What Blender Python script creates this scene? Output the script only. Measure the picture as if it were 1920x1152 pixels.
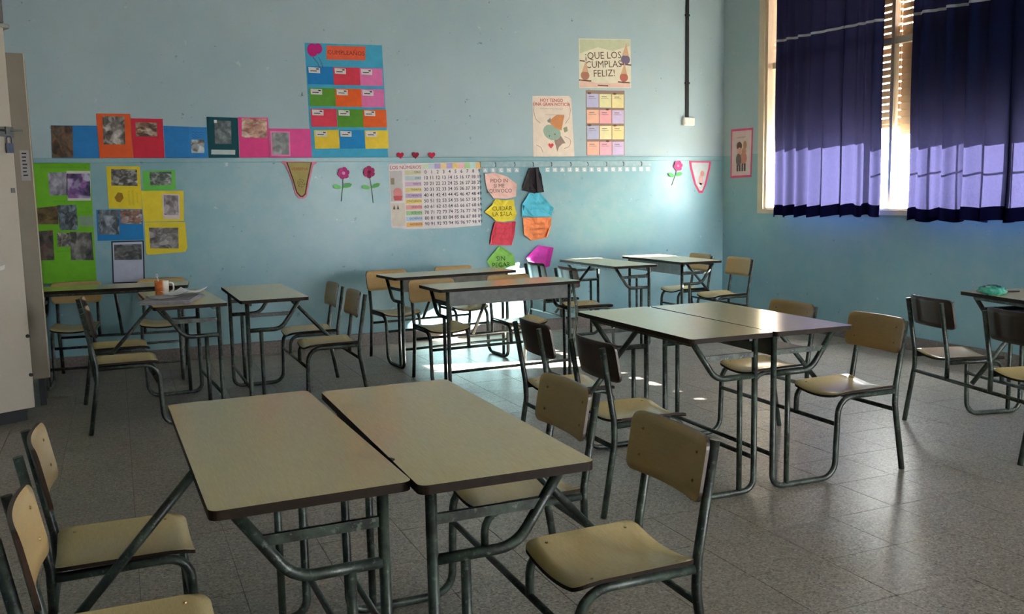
import bpy, bmesh, math, random
from mathutils import Vector, Matrix
PI = math.pi
random.seed(7)
for o in list(bpy.data.objects):
    bpy.data.objects.remove(o)
scene = bpy.context.scene
C = scene.collection

# ------------------------------------------------------------------ camera
YAW, PITCH, ROLL = math.radians(23.2), 0.1211362, -0.0204958
CAM_Z, F_PX = 1.3756, 1718.24
cp, sp, cr, sr = math.cos(PITCH), math.sin(PITCH), math.cos(ROLL), math.sin(ROLL)
base = Matrix(((1, 0, 0), (0, 0, -1), (0, 1, 0)))
rp = Matrix(((1, 0, 0), (0, cp, -sp), (0, sp, cp)))
rr = Matrix(((cr, -sr, 0), (sr, cr, 0), (0, 0, 1)))
M = rr @ rp @ base                       # rows: right, down, forward
yaw = Matrix.Rotation(-YAW, 3, 'Z')
right, down, fwd = (yaw @ Vector(M[i]) for i in range(3))
cam = bpy.data.cameras.new('camera')
cam.sensor_width = 36
cam.lens = 36 * F_PX / 1920
cam.clip_start = 0.02
cam_o = bpy.data.objects.new('camera', cam)
C.objects.link(cam_o)
mw = Matrix((right, -down, -fwd)).transposed().to_4x4()
mw.translation = Vector((0, 0, CAM_Z))
cam_o.matrix_world = mw
scene.camera = cam_o

# ------------------------------------------------------------------ light
scene.view_settings.view_transform = 'Standard'
scene.view_settings.look = 'None'
scene.view_settings.gamma = 1
scene.view_settings.use_curve_mapping = False
scene.view_settings.exposure = 1.62
world = bpy.data.worlds.new('sky')
scene.world = world
world.use_nodes = True
bg = world.node_tree.nodes['Background']
bg.inputs[0].default_value = (0.94, 0.97, 1.0, 1)
bg.inputs[1].default_value = 15.0
sun = bpy.data.lights.new('sun', 'SUN')
sun.energy = 95
sun.angle = math.radians(0.6)
sun.color = (1.0, 0.96, 0.90)
sun_o = bpy.data.objects.new('sun', sun)
C.objects.link(sun_o)
SUN_DIR = Vector((-1, 0.30, -0.455)).normalized()
sun_o.rotation_euler = SUN_DIR.to_track_quat('-Z', 'Y').to_euler()
sun_o.location = (12, -2, 8)

# ------------------------------------------------------------------ materials
def lin(c):
    return tuple(((v / 255) / 12.92 if v / 255 <= 0.04045 else ((v / 255 + 0.055) / 1.055) ** 2.4) for v in c) + (1,)

class NT:
    def __init__(s, name):
        s.m = bpy.data.materials.new(name)
        s.m.use_nodes = True
        s.t = s.m.node_tree
        s.b = s.t.nodes['Principled BSDF']
        s.out = s.t.nodes['Material Output']
    def n(s, typ, **kw):
        x = s.t.nodes.new(typ)
        for k, v in kw.items():
            if k in x.inputs:
                x.inputs[k].default_value = v
            else:
                setattr(x, k, v)
        return x
    def l(s, a, b):
        s.t.links.new(a, b)
    def coord(s, kind='Object'):
        if kind == 'World':
            return s.n('ShaderNodeNewGeometry').outputs['Position']
        return s.n('ShaderNodeTexCoord').outputs[kind]
    def noise(s, scale, detail=3, co=None, rough=0.55, dist=0.0):
        x = s.n('ShaderNodeTexNoise', Scale=scale, Detail=detail, Roughness=rough, Distortion=dist)
        if co is not None:
            s.l(co, x.inputs['Vector'])
        return x.outputs['Fac']
    def ramp(s, fac, stops, mode='LINEAR'):
        r = s.n('ShaderNodeValToRGB')
        r.color_ramp.interpolation = mode
        e = r.color_ramp.elements
        while len(e) < len(stops):
            e.new(0.5)
        for i, (p, c) in enumerate(stops):
            e[i].position = p
            e[i].color = c if len(c) == 4 else tuple(c) + (1,)
        s.l(fac, r.inputs[0])
        return r.outputs[0]
    def mix(s, fac, a, b, mode='MIX'):
        x = s.n('ShaderNodeMix', data_type='RGBA', blend_type=mode)
        for sock, v in ((x.inputs[0], fac), (x.inputs[6], a), (x.inputs[7], b)):
            if hasattr(v, 'links') or isinstance(v, bpy.types.NodeSocket):
                s.l(v, sock)
            else:
                sock.default_value = v
        return x.outputs[2]
    def bump(s, h, strength=0.2, dist=0.01):
        x = s.n('ShaderNodeBump', Strength=strength, Distance=dist)
        s.l(h, x.inputs['Height'])
        s.l(x.outputs[0], s.b.inputs['Normal'])
    def val(s, fac, lo, hi):
        x = s.n('ShaderNodeMapRange')
        x.inputs['To Min'].default_value = lo
        x.inputs['To Max'].default_value = hi
        s.l(fac, x.inputs['Value'])
        return x.outputs[0]

def plain(name, rgb, rough=0.6, spec=0.4, metal=0, var=0.12, scale=30, grain=0.0):
    s = NT(name)
    c = lin(rgb)
    d = tuple(v * (1 - var) for v in c[:3]) + (1,)
    u = tuple(min(1, v * (1 + var)) for v in c[:3]) + (1,)
    f = s.noise(scale, 4, s.coord())
    s.l(s.ramp(f, [(0.3, d), (0.7, u)]), s.b.inputs['Base Color'])
    s.b.inputs['Roughness'].default_value = rough
    s.b.inputs['Specular IOR Level'].default_value = spec
    s.b.inputs['Metallic'].default_value = metal
    if grain:
        s.bump(s.noise(scale * 8, 3, s.coord()), grain, 0.002)
    return s.m

def wall_mat(name):
    # two coats of paint: pale grey-blue above the rail line, teal gloss paint below
    s = NT(name)
    pos = s.coord('World')
    sep = s.n('ShaderNodeSeparateXYZ')
    s.l(pos, sep.inputs[0])
    big = s.noise(0.9, 4, pos)
    med = s.noise(6, 5, pos, 0.6)
    upper = s.ramp(big, [(0.3, lin((156, 178, 188))), (0.7, lin((174, 192, 200)))])
    lower = s.ramp(big, [(0.3, lin((120, 161, 172))), (0.7, lin((140, 177, 186)))])
    edge = s.n('ShaderNodeMath', operation='GREATER_THAN')
    edge.inputs[1].default_value = 1.755
    s.l(sep.outputs[2], edge.inputs[0])
    col = s.mix(edge.outputs[0], lower, upper)
    col = s.mix(s.ramp(med, [(0.42, (0, 0, 0)), (0.75, (0.35, 0.35, 0.35))]), col, lin((170, 184, 180)))
    # scuffs and peeled specks
    sp1 = s.noise(11, 6, pos, 0.72)
    col = s.mix(s.ramp(sp1, [(0.665, (0, 0, 0)), (0.70, (0.8, 0.8, 0.8))]), col, lin((70, 92, 104)))
    map2 = s.n('ShaderNodeMapping')
    map2.inputs['Location'].default_value = (7, 3, 5)
    s.l(pos, map2.inputs[0])
    sp2 = s.noise(9, 6, map2.outputs[0], 0.7)
    col = s.mix(s.ramp(sp2, [(0.67, (0, 0, 0)), (0.71, (0.7, 0.7, 0.7))]), col, lin((196, 206, 200)))
    s.l(col, s.b.inputs['Base Color'])
    s.l(s.val(edge.outputs[0], 0.33, 0.55), s.b.inputs['Roughness'])
    s.b.inputs['Specular IOR Level'].default_value = 0.4
    s.bump(s.noise(28, 5, pos), 0.16, 0.004)
    return s.m

def floor_mat(name):
    s = NT(name)
    pos = s.coord('World')
    v = s.n('ShaderNodeTexVoronoi', Scale=150)
    s.l(pos, v.inputs['Vector'])
    sepc = s.n('ShaderNodeSeparateColor')
    s.l(v.outputs['Color'], sepc.inputs[0])
    speck = s.ramp(sepc.outputs[0], [(0.0, lin((84, 76, 68))), (0.2, lin((130, 122, 112))), (0.6, lin((152, 143, 132))), (0.93, lin((174, 164, 152))), (1.0, lin((196, 186, 172)))])
    big = s.noise(1.3, 4, pos)
    col = s.mix(s.ramp(big, [(0.35, (0.3, 0.3, 0.3)), (0.7, (0, 0, 0))]), speck, lin((116, 108, 100)))
    info = s.n('ShaderNodeObjectInfo')
    col = s.mix(s.val(info.outputs['Random'], 0.0, 0.10), col, lin((108, 100, 92)))
    s.l(col, s.b.inputs['Base Color'])
    sm = s.noise(2.4, 5, pos, 0.65)
    s.l(s.val(sm, 0.29, 0.46), s.b.inputs['Roughness'])
    s.b.inputs['Specular IOR Level'].default_value = 0.5
    s.bump(s.noise(5, 3, pos), 0.05, 0.003)
    return s.m

def laminate_mat(name, a, b, rough=0.15):
    s = NT(name)
    co = s.coord()
    mp = s.n('ShaderNodeMapping')
    mp.inputs['Scale'].default_value = (3.0, 40, 40)
    s.l(co, mp.inputs[0])
    g = s.noise(6, 5, mp.outputs[0], 0.6, 0.4)
    f2 = s.noise(5, 4, co)
    col = s.ramp(g, [(0.25, lin(a)), (0.75, lin(b))])
    info = s.n('ShaderNodeObjectInfo')
    col = s.mix(s.val(info.outputs['Random'], 0.0, 0.22), col, lin((190, 172, 128)))
    col = s.mix(s.ramp(f2, [(0.55, (0, 0, 0)), (0.8, (0.25, 0.25, 0.25))]), col, lin((176, 154, 110)))
    s.l(col, s.b.inputs['Base Color'])
    s.l(s.val(f2, rough, rough + 0.06), s.b.inputs['Roughness'])
    s.b.inputs['Specular IOR Level'].default_value = 0.5
    return s.m

def metal_paint(name, a, b, worn, amount=0.6, rough=0.42):
    s = NT(name)
    co = s.coord('World')
    f = s.noise(17, 5, co, 0.65)
    f2 = s.noise(60, 4, co, 0.7)
    col = s.ramp(f, [(0.42, lin(a)), (0.60, lin(b))])
    col = s.mix(s.ramp(f2, [(amount, (0, 0, 0)), (amount + 0.08, (0.75, 0.75, 0.75))]), col, lin(worn))
    s.l(col, s.b.inputs['Base Color'])
    s.b.inputs['Roughness'].default_value = rough
    s.b.inputs['Specular IOR Level'].default_value = 0.5
    s.bump(f2, 0.15, 0.002)
    return s.m

def photo_mat(name, cols, scale=9, seed=0):
    # a printed snapshot: blurred blotches of tone
    s = NT(name)
    mp = s.n('ShaderNodeMapping')
    mp.inputs['Location'].default_value = (seed * 3.17, seed * 1.91, seed)
    s.l(s.coord('Generated'), mp.inputs[0])
    scale = scale * 0.55
    v = s.n('ShaderNodeTexVoronoi', Scale=scale, feature='SMOOTH_F1', Smoothness=0.35, Randomness=1.0)
    s.l(mp.outputs[0], v.inputs['Vector'])
    f = s.noise(scale, 2, mp.outputs[0], 0.5, 0.8)
    k = len(cols)
    c1 = s.ramp(f, [(0.34 + 0.32 * i / (k - 1), lin(c)) for i, c in enumerate(cols)])
    sepc = s.n('ShaderNodeSeparateColor')
    s.l(v.outputs['Color'], sepc.inputs[0])
    c2 = s.ramp(sepc.outputs[0], [(i / (k - 1), lin(c)) for i, c in enumerate(cols)])
    s.l(s.mix(0.6, c1, c2), s.b.inputs['Base Color'])
    s.b.inputs['Roughness'].default_value = 0.35
    return s.m

def curtain_mat(name, rgb, trans):
    s = NT(name)
    pos = s.coord('World')
    w = s.noise(260, 2, pos)
    c = lin(rgb)
    col = s.mix(s.val(w, 0.0, 0.5), c, tuple(v * 0.6 for v in c[:3]) + (1,))
    dif = s.n('ShaderNodeBsdfDiffuse')
    tr = s.n('ShaderNodeBsdfTranslucent')
    s.l(col, dif.inputs[0])
    mp = s.n('ShaderNodeMapping')
    mp.inputs['Scale'].default_value = (1, 1, 0.7)
    s.l(pos, mp.inputs[0])
    v = s.n('ShaderNodeTexVoronoi', Scale=70)
    s.l(mp.outputs[0], v.inputs['Vector'])
    tcol = s.mix(s.ramp(v.outputs['Distance'], [(0.1, (0.0, 0.0, 0.0)), (0.6, (0.5, 0.5, 0.5))]), lin(trans), tuple(x * 1.5 for x in lin(trans)[:3]) + (1,))
    s.l(tcol, tr.inputs[0])
    mx = s.n('ShaderNodeMixShader')
    mx.inputs[0].default_value = 0.5
    s.l(dif.outputs[0], mx.inputs[1])
    s.l(tr.outputs[0], mx.inputs[2])
    s.l(mx.outputs[0], s.out.inputs[0])
    return s.m

def glass_mat(name):
    s = NT(name)
    t = s.n('ShaderNodeBsdfTransparent')
    t.inputs[0].default_value = (0.93, 0.95, 0.94, 1)
    g = s.n('ShaderNodeBsdfGlossy', Roughness=0.03)
    lw = s.n('ShaderNodeLayerWeight', Blend=0.5)
    pw = s.n('ShaderNodeMath', operation='POWER')
    pw.inputs[1].default_value = 4.0
    s.l(lw.outputs['Facing'], pw.inputs[0])
    mx = s.n('ShaderNodeMixShader')
    s.l(s.val(pw.outputs[0], 0.03, 0.9), mx.inputs[0])
    s.l(t.outputs[0], mx.inputs[1])
    s.l(g.outputs[0], mx.inputs[2])
    s.l(mx.outputs[0], s.out.inputs[0])
    return s.m

MT = {}
def paper(rgb, rough=0.75):
    k = ('paper',) + tuple(rgb)
    if k not in MT:
        MT[k] = plain('paper_%d_%d_%d' % tuple(rgb), rgb, rough, 0.3, 0, 0.07, 14)
    return MT[k]
WALL = wall_mat('painted_plaster')
FLOOR = floor_mat('terrazzo')
GROUT = plain('grout', (104, 97, 90), 0.8)
LAM = laminate_mat('cream_laminate', (202, 181, 126), (218, 199, 146))
LAMSEAT = laminate_mat('tan_laminate', (188, 166, 114), (206, 184, 132), 0.2)
LAMBACK = laminate_mat('ochre_laminate', (184, 148, 94), (200, 164, 110), 0.30)
EDGE = plain('dark_edge', (36, 24, 16), 0.6, 0.2, 0, 0.25, 40)
PLY = plain('dark_plywood', (62, 44, 34), 0.4, 0.45, 0, 0.3, 18)
TUBE = metal_paint('worn_green_paint', (22, 26, 22), (58, 68, 58), (100, 110, 96), 0.58)
TRAY = metal_paint('grey_paint', (92, 94, 90), (106, 106, 102), (70, 70, 66), 0.68)
BRASS = plain('brass', (150, 124, 76), 0.3, 0.5, 0.8)
BASEB = plain('granite', (118, 108, 102), 0.4, 0.45, 0, 0.3, 60)
CREAM = plain('cream_paint', (214, 196, 170), 0.45, 0.4, 0, 0.05, 6)
CUPB = plain('cream_enamel', (186, 174, 158), 0.5, 0.4, 0, 0.05, 4)
LOCK = plain('grey_enamel', (142, 132, 118), 0.5, 0.4, 0, 0.06, 5)
SLAT = plain('shutter_wood', (170, 140, 108), 0.6, 0.3, 0, 0.12, 12)
WHITE = plain('white_plastic', (222, 218, 212), 0.4)
BLACK = plain('black_plastic', (22, 24, 26), 0.5)
INK = plain('black_ink', (42, 36, 40), 0.8)
STEEL = plain('grey_steel', (104, 104, 102), 0.35, 0.5, 0.6)
CURT = curtain_mat('navy_cloth', (19, 31, 68), (21, 20, 36))
HEM = curtain_mat('navy_hem', (22, 24, 52), (20, 18, 42))
RIBB = plain('ribbon', (150, 152, 160), 0.6)
GLASS = glass_mat('window_glass')
CEIL = plain('ceiling_paint', (214, 214, 208), 0.8)
GROUND = plain('patio_concrete', (170, 166, 158), 0.9, 0.2, 0, 0.1, 2)

# ------------------------------------------------------------------ mesh helpers
def finish(bm, name, mats, smooth=False):
    bmesh.ops.recalc_face_normals(bm, faces=bm.faces)
    me = bpy.data.meshes.new(name)
    bm.to_mesh(me)
    bm.free()
    for m in (mats if isinstance(mats, (list, tuple)) else [mats]):
        me.materials.append(m)
    if smooth:
        for p in me.polygons:
            p.use_smooth = True
    return me

def link(name, data, parent=None, loc=None, rot=None, **props):
    o = bpy.data.objects.new(name, data)
    C.objects.link(o)
    if parent is not None:
        o.parent = parent
    if loc is not None:
        o.location = loc
    if rot is not None:
        o.rotation_euler = rot
    for k, v in props.items():
        o[k] = v
    return o

def thing(name, label, cat, loc=(0, 0, 0), rot=(0, 0, 0), group=None, data=None):
    o = link(name, data, None, loc, rot, label=label, category=cat)
    if group:
        o['group'] = group
    return o

def struct(name, me, parent=None, **kw):
    o = link(name, me, parent, **kw)
    if parent is None:
        o['kind'] = 'structure'
    return o

def box(bm, x0, x1, y0, y1, z0, z1, mat=0):
    vs = [bm.verts.new((x, y, z)) for z in (z0, z1) for y in (y0, y1) for x in (x0, x1)]
    fs = []
    for f in ((0, 2, 3, 1), (4, 5, 7, 6), (0, 1, 5, 4), (2, 6, 7, 3), (0, 4, 6, 2), (1, 3, 7, 5)):
        q = bm.faces.new([vs[i] for i in f])
        q.material_index = mat
        fs.append(q)
    return vs

def box_me(name, mats, *b, bevel=0):
    bm = bmesh.new()
    box(bm, *b)
    if bevel:
        bmesh.ops.bevel(bm, geom=bm.edges[:], offset=bevel, segments=1, affect='EDGES')
    return finish(bm, name, mats)

def fillet(pts, rads, seg=5):
    out = []
    n = len(pts)
    for i, p in enumerate(pts):
        p = Vector(p)
        r = rads[i] if i < len(rads) else 0
        if i in (0, n - 1) or not r:
            out.append(p)
            continue
        a = (Vector(pts[i - 1]) - p)
        b = (Vector(pts[i + 1]) - p)
        la, lb = a.length, b.length
        a.normalize(); b.normalize()
        ang = a.angle(b)
        d = min(r / math.tan(ang / 2), la * 0.49, lb * 0.49)
        rad = d * math.tan(ang / 2)
        cdir = (a + b).normalized()
        c = p + cdir * (rad / math.sin(ang / 2))
        v0, v1 = p + a * d - c, p + b * d - c
        tot = v0.angle(v1)
        ax = v0.cross(v1).normalized()
        for k in range(seg + 1):
            out.append(c + Matrix.Rotation(tot * k / seg, 3, ax) @ v0)
    return out

def tube(bm, pts, r, seg=10, cap=True, mat=0):
    pts = [Vector(p) for p in pts]
    rings = []
    t0 = (pts[1] - pts[0]).normalized()
    nrm = t0.orthogonal().normalized()
    for i, p in enumerate(pts):
        if i == 0:
            t = t0
        elif i == len(pts) - 1:
            t = (pts[i] - pts[i - 1]).normalized()
        else:
            t = ((pts[i] - pts[i - 1]).normalized() + (pts[i + 1] - pts[i]).normalized()).normalized()
        nrm = (nrm - t * nrm.dot(t)).normalized()
        b = t.cross(nrm)
        rings.append([bm.verts.new(p + (nrm * math.cos(2 * PI * k / seg) + b * math.sin(2 * PI * k / seg)) * r) for k in range(seg)])
    for a, b in zip(rings, rings[1:]):
        for k in range(seg):
            f = bm.faces.new((a[k], a[(k + 1) % seg], b[(k + 1) % seg], b[k]))
            f.smooth = True
            f.material_index = mat
    if cap:
        for rg in (rings[0], rings[-1]):
            bm.faces.new(rg).material_index = mat

def tube_me(name, mats, pts, r, rads=(), seg=10):
    bm = bmesh.new()
    tube(bm, fillet(pts, rads), r, seg)
    return finish(bm, name, mats)

def rounded(hx, hy, r, n=5):
    pts = []
    for cx, cy, a0 in ((hx - r, hy - r, 0), (-hx + r, hy - r, 90), (-hx + r, -hy + r, 180), (hx - r, -hy + r, 270)):
        for k in range(n + 1):
            a = math.radians(a0 + 90 * k / n)
            pts.append((cx + r * math.cos(a), cy + r * math.sin(a)))
    return pts

def prism(bm, pts, z0, z1, mt=0, ms=0):
    lo = [bm.verts.new((p[0], p[1], z0)) for p in pts]
    hi = [bm.verts.new((p[0], p[1], z1)) for p in pts]
    f = bm.faces.new(hi); f.material_index = mt
    f = bm.faces.new(lo[::-1]); f.material_index = ms
    n = len(pts)
    for i in range(n):
        f = bm.faces.new((lo[i], lo[(i + 1) % n], hi[(i + 1) % n], hi[i]))
        f.material_index = ms

def prism_me(name, mats, pts, z0, z1, mt=0, ms=0):
    bm = bmesh.new()
    prism(bm, pts, z0, z1, mt, ms)
    return finish(bm, name, mats)

def text_me(name, body, size, mat, align='CENTER', bold=0.0, spacing=1.0):
    cu = bpy.data.curves.new(name, 'FONT')
    cu.body = body
    cu.size = size
    cu.align_x = align
    cu.align_y = 'CENTER'
    cu.offset = bold
    cu.space_line = spacing
    cu.extrude = 0.0004
    cu.resolution_u = 2
    o = bpy.data.objects.new(name, cu)
    C.objects.link(o)
    dg = bpy.context.evaluated_depsgraph_get()
    me = bpy.data.meshes.new_from_object(o.evaluated_get(dg))
    bpy.data.objects.remove(o)
    me.name = name
    me.materials.clear()
    me.materials.append(mat)
    return me

def copy_tree(o, parent=None):
    c = o.copy()
    C.objects.link(c)
    if parent is not None:
        c.parent = parent
    for ch in list(o.children):
        copy_tree(ch, c)
    return c

# ------------------------------------------------------------------ the room
XR, YB, XL, YF, ZC = 6.15, 8.40, -2.6, -2.6, 4.1       # right wall, back wall, left wall, front wall, ceiling
WT = 0.24                                              # wall thickness
struct('floor', box_me('floor', GROUT, XL - WT, XR + WT, YF - WT, YB + WT, -0.12, -0.0045))
floor_o = bpy.data.objects['floor']
struct('ceiling', box_me('ceiling', CEIL, XL - WT, XR + WT, YF - WT, YB + WT, ZC, ZC + 0.15))
struct('wall_back', box_me('wall_back', WALL, XL - WT, XR + WT, YB, YB + WT, -0.12, ZC))
struct('wall_left', box_me('wall_left', WALL, XL - WT, XL, YF - WT, YB, -0.12, ZC))
def wall_with_holes(name, a0, a1, holes, make):
    bm = bmesh.new()
    cur = a0
    for h0, h1, z0, z1 in sorted(holes):
        if h0 > cur:
            make(bm, cur, h0, -0.12, ZC)
        if z0 > -0.1:
            make(bm, h0, h1, -0.12, z0)
        make(bm, h0, h1, z1, ZC)
        cur = h1
    make(bm, cur, a1, -0.12, ZC)
    struct(name, finish(bm, name, WALL))
WIN = (4.0, 7.70, 1.17, 3.36)                          # the curtained window: y0, y1, z0, z1
WIN2 = (-1.9, 1.9, 1.17, 3.36)                         # the next one, beside the camera
wall_with_holes('wall_right', YF - WT, YB + WT, [WIN, WIN2], lambda bm, a, b, z0, z1: box(bm, XR, XR + WT, a, b, z0, z1))
LIGHT_OPENING = (3.9, 5.3, 0.0, 2.4)                            # unseen opening added behind the camera to let in soft light
wall_with_holes('wall_front', XL - WT, XR + WT, [LIGHT_OPENING], lambda bm, a, b, z0, z1: box(bm, a, b, YF - WT, YF, z0, z1))
struct('ground', box_me('ground', GROUND, -30, 40, -30, 40, -0.6, -0.2))
struct('sun_blocker', box_me('sun_blocker', CEIL, XL - 2, XR + 1.5, YF - 3.4, YF - WT, 3.5, 3.62))  # unseen slab added to keep direct sun out of the front opening
def bb(name, *b):
    return struct(name, box_me(name, BASEB, *b, bevel=0.004))
bb('baseboard_back', XL, XR, YB - 0.018, YB, -0.004, 0.115)
bb('baseboard_right', XR - 0.018, XR, YF, YB - 0.019, -0.004, 0.115)
# painted chair rail on the back wall
struct('trim_1', box_me('trim_1', WALL, XL, XR, YB - 0.014, YB, 1.712, 1.752, bevel=0.004))
# floor tiles
TS, TX, TY = 0.337, 2.690, 2.560
tile_me = box_me('floor_tile', FLOOR, -TS / 2 + 0.0010, TS / 2 - 0.0010, -TS / 2 + 0.0010, TS / 2 - 0.0010, -0.006, 0.0, bevel=0.0008)
cells = []
for i in range(-16, 12):
    for j in range(-16, 19):
        x, y = TX + TS * (i + 0.5), TY + TS * (j + 0.5)
        if x - TS / 2 < XL or y - TS / 2 < YF or x - TS / 2 > XR or y - TS / 2 > YB:
            continue
        v = Vector((x, y, -CAM_Z))
        dz = v.dot(fwd)
        vis = dz > 0.5 and abs(v.dot(right) / dz) < 0.60 and v.dot(down) / dz < 0.38
        cells.append((0 if vis else 1, dz, x, y))
cells.sort()
rest = bmesh.new()
for k, (hid, dz, x, y) in enumerate(cells):
    z = random.uniform(-0.0007, 0.0)
    if k < 300:
        link('tile', tile_me, floor_o, (x, y, z))
    else:
        h = TS / 2 - 0.0010
        box(rest, x - h, min(x + h, XR), y - h, min(y + h, YB), -0.006, z)
o = link('tile_field', finish(rest, 'tile_field', FLOOR), floor_o)
o['kind'] = 'stuff'

# windows --------------------------------------------------------------------
def window(name, y0, y1, z0, z1, mull, transom, casing=0.085):
    bm = bmesh.new()
    xi, xo = XR - 0.02, XR + 0.20
    box(bm, xi, XR + 0.001, y0 - casing, y0, z0 - 0.03, z1 + casing)
    box(bm, xi, XR + 0.001, y1, y1 + casing, z0 - 0.03, z1 + casing)
    box(bm, xi, XR + 0.001, y0, y1, z1, z1 + casing)
    box(bm, xi - 0.01, XR + 0.001, y0, y1, z0 - 0.03, z0 + 0.015)
    for a, b in ((y0, y0 + 0.03), (y1 - 0.03, y1)):
        box(bm, XR + 0.001, xo, a, b, z0, z1)
    box(bm, XR + 0.001, xo, y0 + 0.03, y1 - 0.03, z1 - 0.03, z1)
    box(bm, XR + 0.001, xo, y0 + 0.03, y1 - 0.03, z0, z0 + 0.03)
    w = struct(name, finish(bm, name, CREAM))
    ys = [y0 + 0.03] + list(mull) + [y1 - 0.03]
    for m in mull:
        link('mullion', box_me('mullion', CREAM, XR + 0.04, XR + 0.10, m - 0.016, m + 0.016, z0 + 0.03, z1 - 0.03), w)
    for a, b in zip(ys, ys[1:]):
        a2, b2 = a + 0.022, b - 0.022
        link('transom', box_me('transom', CREAM, XR + 0.045, XR + 0.095, a2, b2, transom - 0.03, transom + 0.03), w)
        for q0, q1 in ((z0 + 0.03, transom - 0.03), (transom + 0.03, z1 - 0.03)):
            link('pane', box_me('pane', GLASS, XR + 0.068, XR + 0.072, a2, b2, q0, q1), w)
    return w
window('window_1', *WIN, mull=(6.075,), transom=2.62)
window('window_2', *WIN2, mull=(0.0,), transom=2.62)
def shutter(label, y0, y1, zb, zt, pitch, slit_from, zx=XR + 0.155, slit=0.013, side=''):
    t = thing('roller_shutter', label, 'shutter', (zx, (y0 + y1) / 2, zb), group='roller shutters outside the windows')
    hw = (y1 - y0) / 2
    full = box_me('slat', SLAT, -0.018, 0.018, -hw, hw, 0, pitch - 0.0015, bevel=0.002)
    slim = box_me('slat', SLAT, -0.018, 0.018, -hw, hw, 0, pitch - slit, bevel=0.002)
    n = int((zt - zb) / pitch) + 1
    rail = box_me('bottom_rail', SLAT, -0.009, 0.009, -hw, hw, -0.03, -0.001, bevel=0.003)
    link('bottom_rail', rail, t)
    for k in range(n):
        link('slat', slim if zb + k * pitch >= slit_from else full, t, (0, 0, k * pitch))
    bm = bmesh.new()
    for a in (-hw + 0.2, 0.0, hw - 0.2):                 # the tapes that carry the slats across the slits
        for q in range(8):
            yy = a + (q - 3.5) * (hw * 0.24)
            if abs(yy) < hw - 0.01:
                box(bm, -0.003, 0.003, yy - 0.006, yy + 0.006, 0.0, n * pitch)
    link('slat_link', finish(bm, 'slat_link', SLAT), t)
    return t
shutter('wooden roller shutter with bright slits behind the gap between the navy curtains', 6.078, 7.672, 1.93, 3.335, 0.0605, 1.9)
shutter('wooden roller shutter lowered behind the wide navy curtain', 4.028, 6.072, 1.86, 3.335, 0.0605, 2.66)
shutter('wooden roller shutter of the window beside the near desks', -1.872, 1.872, 1.24, 3.335, 0.0605, 9)
# security grille outside the wide curtain's bay
gr = thing('window_grille', 'thin dark window bars outside the wide navy curtain', 'grille', (XR + 0.205, 5.0, 1.2))
bar = tube_me('bar', BLACK, [(0, 0, 0), (0, 0, 2.1)], 0.007, seg=6)
for k in range(8):
    link('bar', bar, gr, (0, -0.93 + k * 0.262, 0))
rb = tube_me('cross_bar', BLACK, [(0, -0.98, 0), (0, 0.98, 0)], 0.008, seg=6)
for z in (0.06, 0.44, 1.25):
    link('cross_bar', rb, gr, (0.0, 0, z))

# curtains -------------------------------------------------------------------
CX = XR - 0.15
def curtain(name, label, ya, yb, zt, zb, folds, amp, seed, ribbon=None):
    rnd = random.Random(seed)
    n, m = folds * 20, 24
    ph = [rnd.uniform(0, 6.28) for _ in range(5)]
    def X(u, w):
        s = folds * 2 * PI * (u + 0.035 * math.sin(5.1 * u + ph[0]))
        a = amp * (0.55 + 0.45 * math.sin(3.3 * u * 2 + ph[1])) * (0.75 + 0.35 * w)
        return CX + a * math.sin(s + 0.25 * math.sin(3 * w + ph[2])) + 0.3 * amp * math.sin(2.1 * s + ph[3])
    def zbot(u):
        return zb + 0.012 * math.sin(folds * 2 * PI * u + ph[4]) - 0.02 * u
    def sheet(nm, mat, z_of, off, mm):
        bm = bmesh.new()
        rows = []
        for j in range(mm + 1):
            row = []
            for i in range(n + 1):
                u = i / n
                z0, z1 = z_of(u)
                z = z0 + (z1 - z0) * j / mm
                w = (zt - z) / (zt - zb)
                fade = min(1, 6 * u, 6 * (1 - u))
                lap = fade * (yb - ya) / (2 * PI * folds) * (0.95 + 0.95 * math.sin(9.4 * u + ph[4])) * (0.85 + 0.3 * w)
                s = folds * 2 * PI * (u + 0.035 * math.sin(5.1 * u + ph[0]))
                row.append(bm.verts.new((X(u, w) + off, ya + (yb - ya) * u + lap * math.cos(s + 0.25 * math.sin(3 * w + ph[2])) + 0.008 * math.sin(9 * w + ph[1]) * w, z)))
            rows.append(row)
        for a, b in zip(rows, rows[1:]):
            for i in range(n):
                bm.faces.new((a[i], a[i + 1], b[i + 1], b[i]))
        return finish(bm, nm, mat, True)
    root = thing(name, label, 'curtain', group='navy curtains')
    link('cloth', sheet('cloth', CURT, lambda u: (zt, zbot(u)), 0, m), root)
    link('hem', sheet('hem', HEM, lambda u: (zbot(u) + 0.10, zbot(u) - 0.002), -0.006, 4), root)
    if ribbon:
        link('ribbon', sheet('ribbon', RIBB, lambda u: (ribbon(u) + 0.011, ribbon(u) - 0.011), -0.004, 1), root)
    bm = bmesh.new()
    tube(bm, [(CX, ya - 0.05, zt + 0.02), (CX, yb + 0.05, zt + 0.02)], 0.012, 8)
    link('rod', finish(bm, 'rod', STEEL), root)
    return root
curtain('curtain', 'narrow navy curtain at the corner end of the window, its hem glowing violet', 6.015, 7.37, 3.42, 1.14, 7, 0.045, 3, lambda u: 2.775 + 0.03 * u)
curtain('curtain', 'wide navy curtain with violet glow and bar shadows, beside the light gap', 3.60, 5.685, 3.42, 1.125, 8, 0.05, 11, lambda u: 2.70 + 0.055 * u)
curtain('curtain', 'navy curtain of the window beside the near desks', -1.9, 1.95, 3.42, 1.14, 14, 0.045, 5)

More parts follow.
